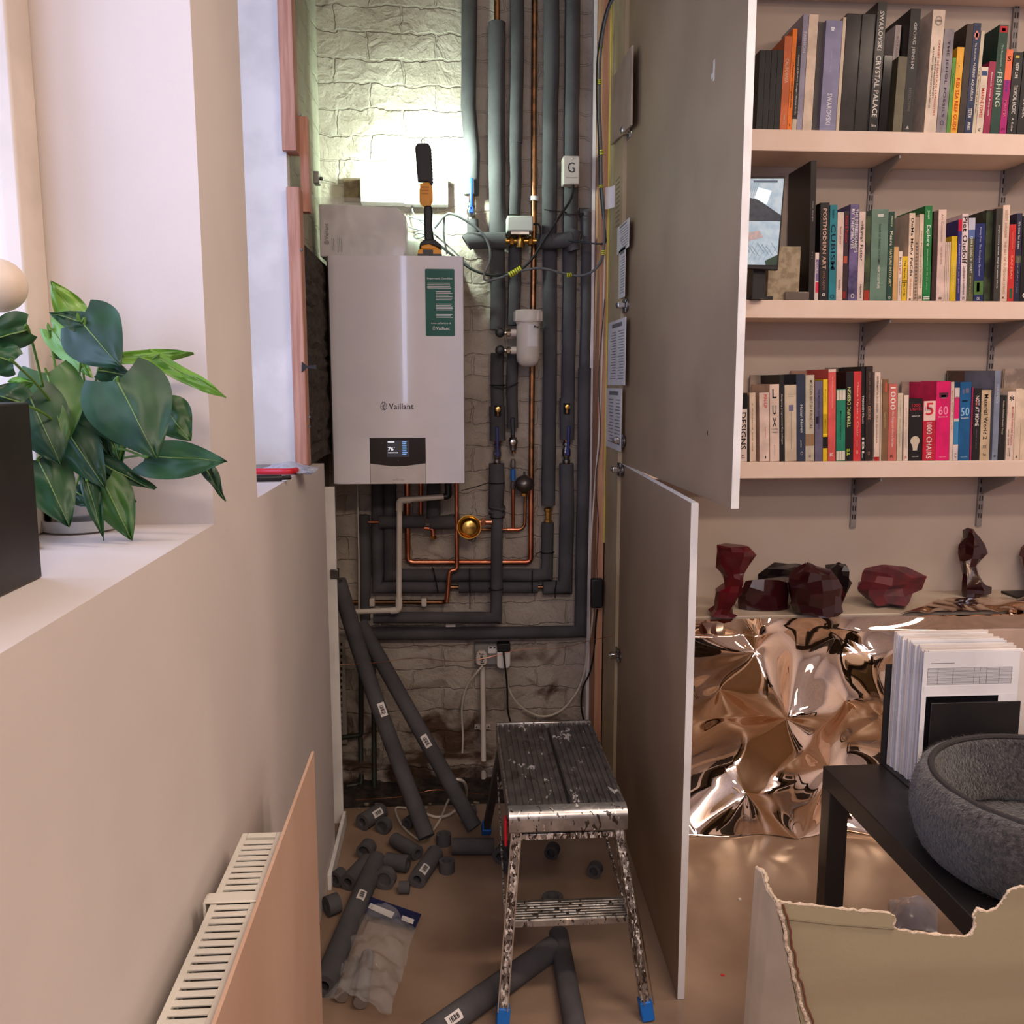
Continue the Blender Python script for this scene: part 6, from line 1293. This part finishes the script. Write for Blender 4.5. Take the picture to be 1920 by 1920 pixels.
# front sheet with printed table, small slips, dark card
sh = thing('printed_sheet', 'front white sheet with a printed table in the black rack', 'papers', (xf0+.1, yfp, TZ))
zt_ = P(1800, 1222, yfp).z; xs0, xs1 = P(1728, 1300, yfp).x, P(1920, 1300, yfp).x
O('sheet', MB().box(xs0, xs0+.21, yfp, yfp+.0012, TZ+.004, zt_), paper, sh)
pt_ = MB(); a_, b_ = P(1738, 1284, yfp), P(1898, 1250, yfp)
for i in range(14): zz = a_.z+(b_.z-a_.z)*i/13; pt_.box(a_.x, b_.x, yfp-.0006, yfp, zz-.0003, zz+.0003)
for fx_ in (0, .12, .3, .55, .62, .7, .85, 1): xx = a_.x+(b_.x-a_.x)*fx_; pt_.box(xx-.0003, xx+.0003, yfp-.0006, yfp, a_.z, b_.z)
h1, h2 = P(1746, 1244, yfp), P(1790, 1243, yfp); pt_.box(h1.x, h2.x, yfp-.0006, yfp, h1.z-.0004, h1.z+.0006)
O('printed_table', pt_, greyi, sh)
for (x0_, y0_, x1_, lab, k) in ((1730, 1284, 1876, 'small white slip in front of the printed sheet', 1), (1726, 1300, 1903, 'second slip, lying lower in the rack', 2)):
    a_, b_ = P(x0_, 1330, yf_+.0012-k*.0), P(x1_, y0_, yf_+.0012)
    props(O('paper_slip', MB().box(a_.x, b_.x, yf_+.0004+(2-k)*.0006, yf_+.0008+(2-k)*.0006, TZ+.004, b_.z), paper), lab, 'papers')
a_, b_ = P(1735, 1330, yf_), P(1872, 1303, yf_); props(O('dark_card', MB().box(a_.x, b_.x, yf_+.0001, yf_+.0003, TZ+.004, b_.z), glossb), 'dark glossy card just above the rack front plate', 'card')
# felt cat bed
fb_ = thing('felt_basket', 'round charcoal felt basket with a rolled rim on the table', 'basket', (1.125, 1.53, TZ))
felt = mat('charcoal_felt', (50,45,43), .95, c2=(78,72,67), scale=110, bump=.9, bs=190, sheen=.3, spec=.1)
C_ = V((1.10, 1.475, TZ+.0005))
pr1 = [(.205,0),(.236,.015),(.255,.05),(.262,.09),(.258,.13),(.246,.16),(.232,.168),(.218,.160),(.214,.135),(.206,.09),(.200,.04),(.19,.026),(.001,.024)]
q = [V((r*.96, 0, z*.93)) for r, z in pr1]; q = [(p.x, p.z) for p in smooth(q, 4)]
mb = MB().lathe(q, C_, (0,0,1), 96)
mb.v = [p+(p-C_).normalized()*(.004*noise.noise(p*60)+.003*noise.noise(p*25)) for p in mb.v]
O('body', mb, felt, fb_, smooth_ang=60)
O('rim_binding', MB().tube([C_+V((.217*math.cos(a), .217*math.sin(a), .156)) for a in [2*PI*k/72 for k in range(73)]], .006, 8), mat('rim_binding', (44,38,36), .9, bump=.3, bs=200), fb_)
hair = MB(); rnd = random.Random(3)
for i in range(9000):
    a = rnd.uniform(0, 2*PI); k = rnd.random(); idx = int(k*30); r0, zz = q[min(idx, len(q)-1)]
    if rnd.random() < .45: idx = rnd.randrange(22, 40); r0, zz = q[min(idx, len(q)-1)]
    p = C_+V((r0*math.cos(a), r0*math.sin(a), zz)); o_ = V((math.cos(a), math.sin(a), 0))*(1 if idx < 26 else -1)
    d = (o_*.7+V((rnd.uniform(-.7,.7), rnd.uniform(-.7,.7), rnd.uniform(-.5,.7)))).normalized(); L = rnd.uniform(.004, .010); s = d.orthogonal().normalized()*.00035
    hair.add([p-s, p+s, p+d*L], [(0,1,2)])
O('fuzz', hair, mat('felt_fuzz', (92,85,79), .95), fb_, smooth_ang=0, kind='stuff')

# ================================================================ TORN CARDBOARD BOX
card = mat('grey_cardboard', (150,136,104), .85, c2=(142,126,96), scale=2.5, stretch=(1,1,5), bump=.03, bs=150); cardg = mat('grey_card_side', (168,152,130), .85); torn = mat('torn_card_edge', (214,190,162), .95, bump=.8, bs=160)
bxx = thing('cardboard_box', 'torn open olive grey cardboard box in the near right corner', 'box', (.85, 1.15, 0))
YB2 = 1.14
top = [(1458,1690),(1470,1693),(1500,1697),(1560,1703),(1610,1709),(1660,1712),(1678,1718),(1680,1728),(1674,1738),(1682,1744),(1720,1750),(1780,1756),(1810,1757),(1822,1752),(1830,1738),(1826,1716),(1834,1706),(1850,1712),(1868,1706),(1880,1690),(1892,1672),(1905,1666),(1925,1662),(2050,1664)]
tp_ = [P(x, y, YB2) for x, y in top]; b0 = P(1520, 1920, YB2)
bot = [V((tp_[-1].x, YB2, .002)), V((b0.x+(b0.x-tp_[0].x)*2.0, YB2, .002))]
def zz_(t): return tp_[0].lerp(b0, t)
O('front_wall', MB().prism(tp_+bot, (0, .004, 0)), card, bxx)
rim = []
for i in range(len(tp_)-1):
    for k in range(5):
        p = tp_[i].lerp(tp_[i+1], k/5); rim.append(p+V((.002*noise.noise(p*90), .002, .0025*noise.noise(p*130+V((4,4,4))))))
O('torn_rim', MB().tube(rim, [.0016+.0026*abs(noise.noise(p*150)) for p in rim], 7), torn, bxx)
O('crease_fold', MB().tube([P(1462,1722,YB2-.001), P(1560,1733,YB2-.001), P(1676,1742,YB2-.001)], .0012, 6), mat('crease', (120,106,82), .9), bxx)
sl_ = [P(1420, 1626, 1.235), P(1432, 1636, 1.22), P(1441, 1668, 1.17), P(1456, 1688, YB2)]
s_b = [V((bot[1].x, YB2, .002)), V((P(1405, 1920, 1.235).x-.02, 1.235, .002))]
side = MB(); pts = sl_+s_b; nrm = V((-.004, -.001, 0)); side.prism(pts, nrm); O('side_wall', side, cardg, bxx)
rim2 = []
edge = sl_+[P(1466, 1716, YB2-.003), P(1474, 1760, YB2-.003), P(1484, 1810, YB2-.003), P(1496, 1860, YB2-.003), P(1512, 1905, YB2-.003), P(1524, 1945, YB2-.003)]
for i in range(len(edge)-1):
    for k in range(8): p = edge[i].lerp(edge[i+1], k/8); rim2.append(p+V((.004*noise.noise(p*80), .002*noise.noise(p*60), 0)))
O('torn_rim', MB().tube(rim2, [.002+.0034*abs(noise.noise(p*120)) for p in rim2], 7), torn, bxx)
O('dark_corner_edge', MB().tube([p+V((.007, -.001, 0)) for p in rim2[26:]], .0016, 6), mat('brown_edge', (110,60,40), .9), bxx)
# clear wrap on the floor under the table
def wrp(u, v):
    p = PZ(1668+u*90, 1688+v*60, 0.01); return p+V((0, 0, .05*math.sin(PI*u)*math.sin(PI*v)+.02*abs(noise.noise(p*18))))
props(O('plastic_wrap', MB().grid(wrp, 20, 20), mat('blue_grey_film', (150,152,166), .15, alpha=.6, bump=.4, bs=40)), 'crumpled bluish clear wrap on the floor under the black table', 'wrapper')
c_ = PZ(1387, 1687, 0); props(O('debris_chip', MB().box(c_.x-.004, c_.x+.004, c_.y-.003, c_.y+.003, 0, .004), white), 'tiny white chip on the brown floor right of the open door', 'debris')
c_ = PZ(1355, 1829, 0); props(O('debris_chip', MB().box(c_.x-.004, c_.x+.004, c_.y-.003, c_.y+.003, 0, .002), red), 'tiny red scrap on the brown floor right of the open door', 'debris')
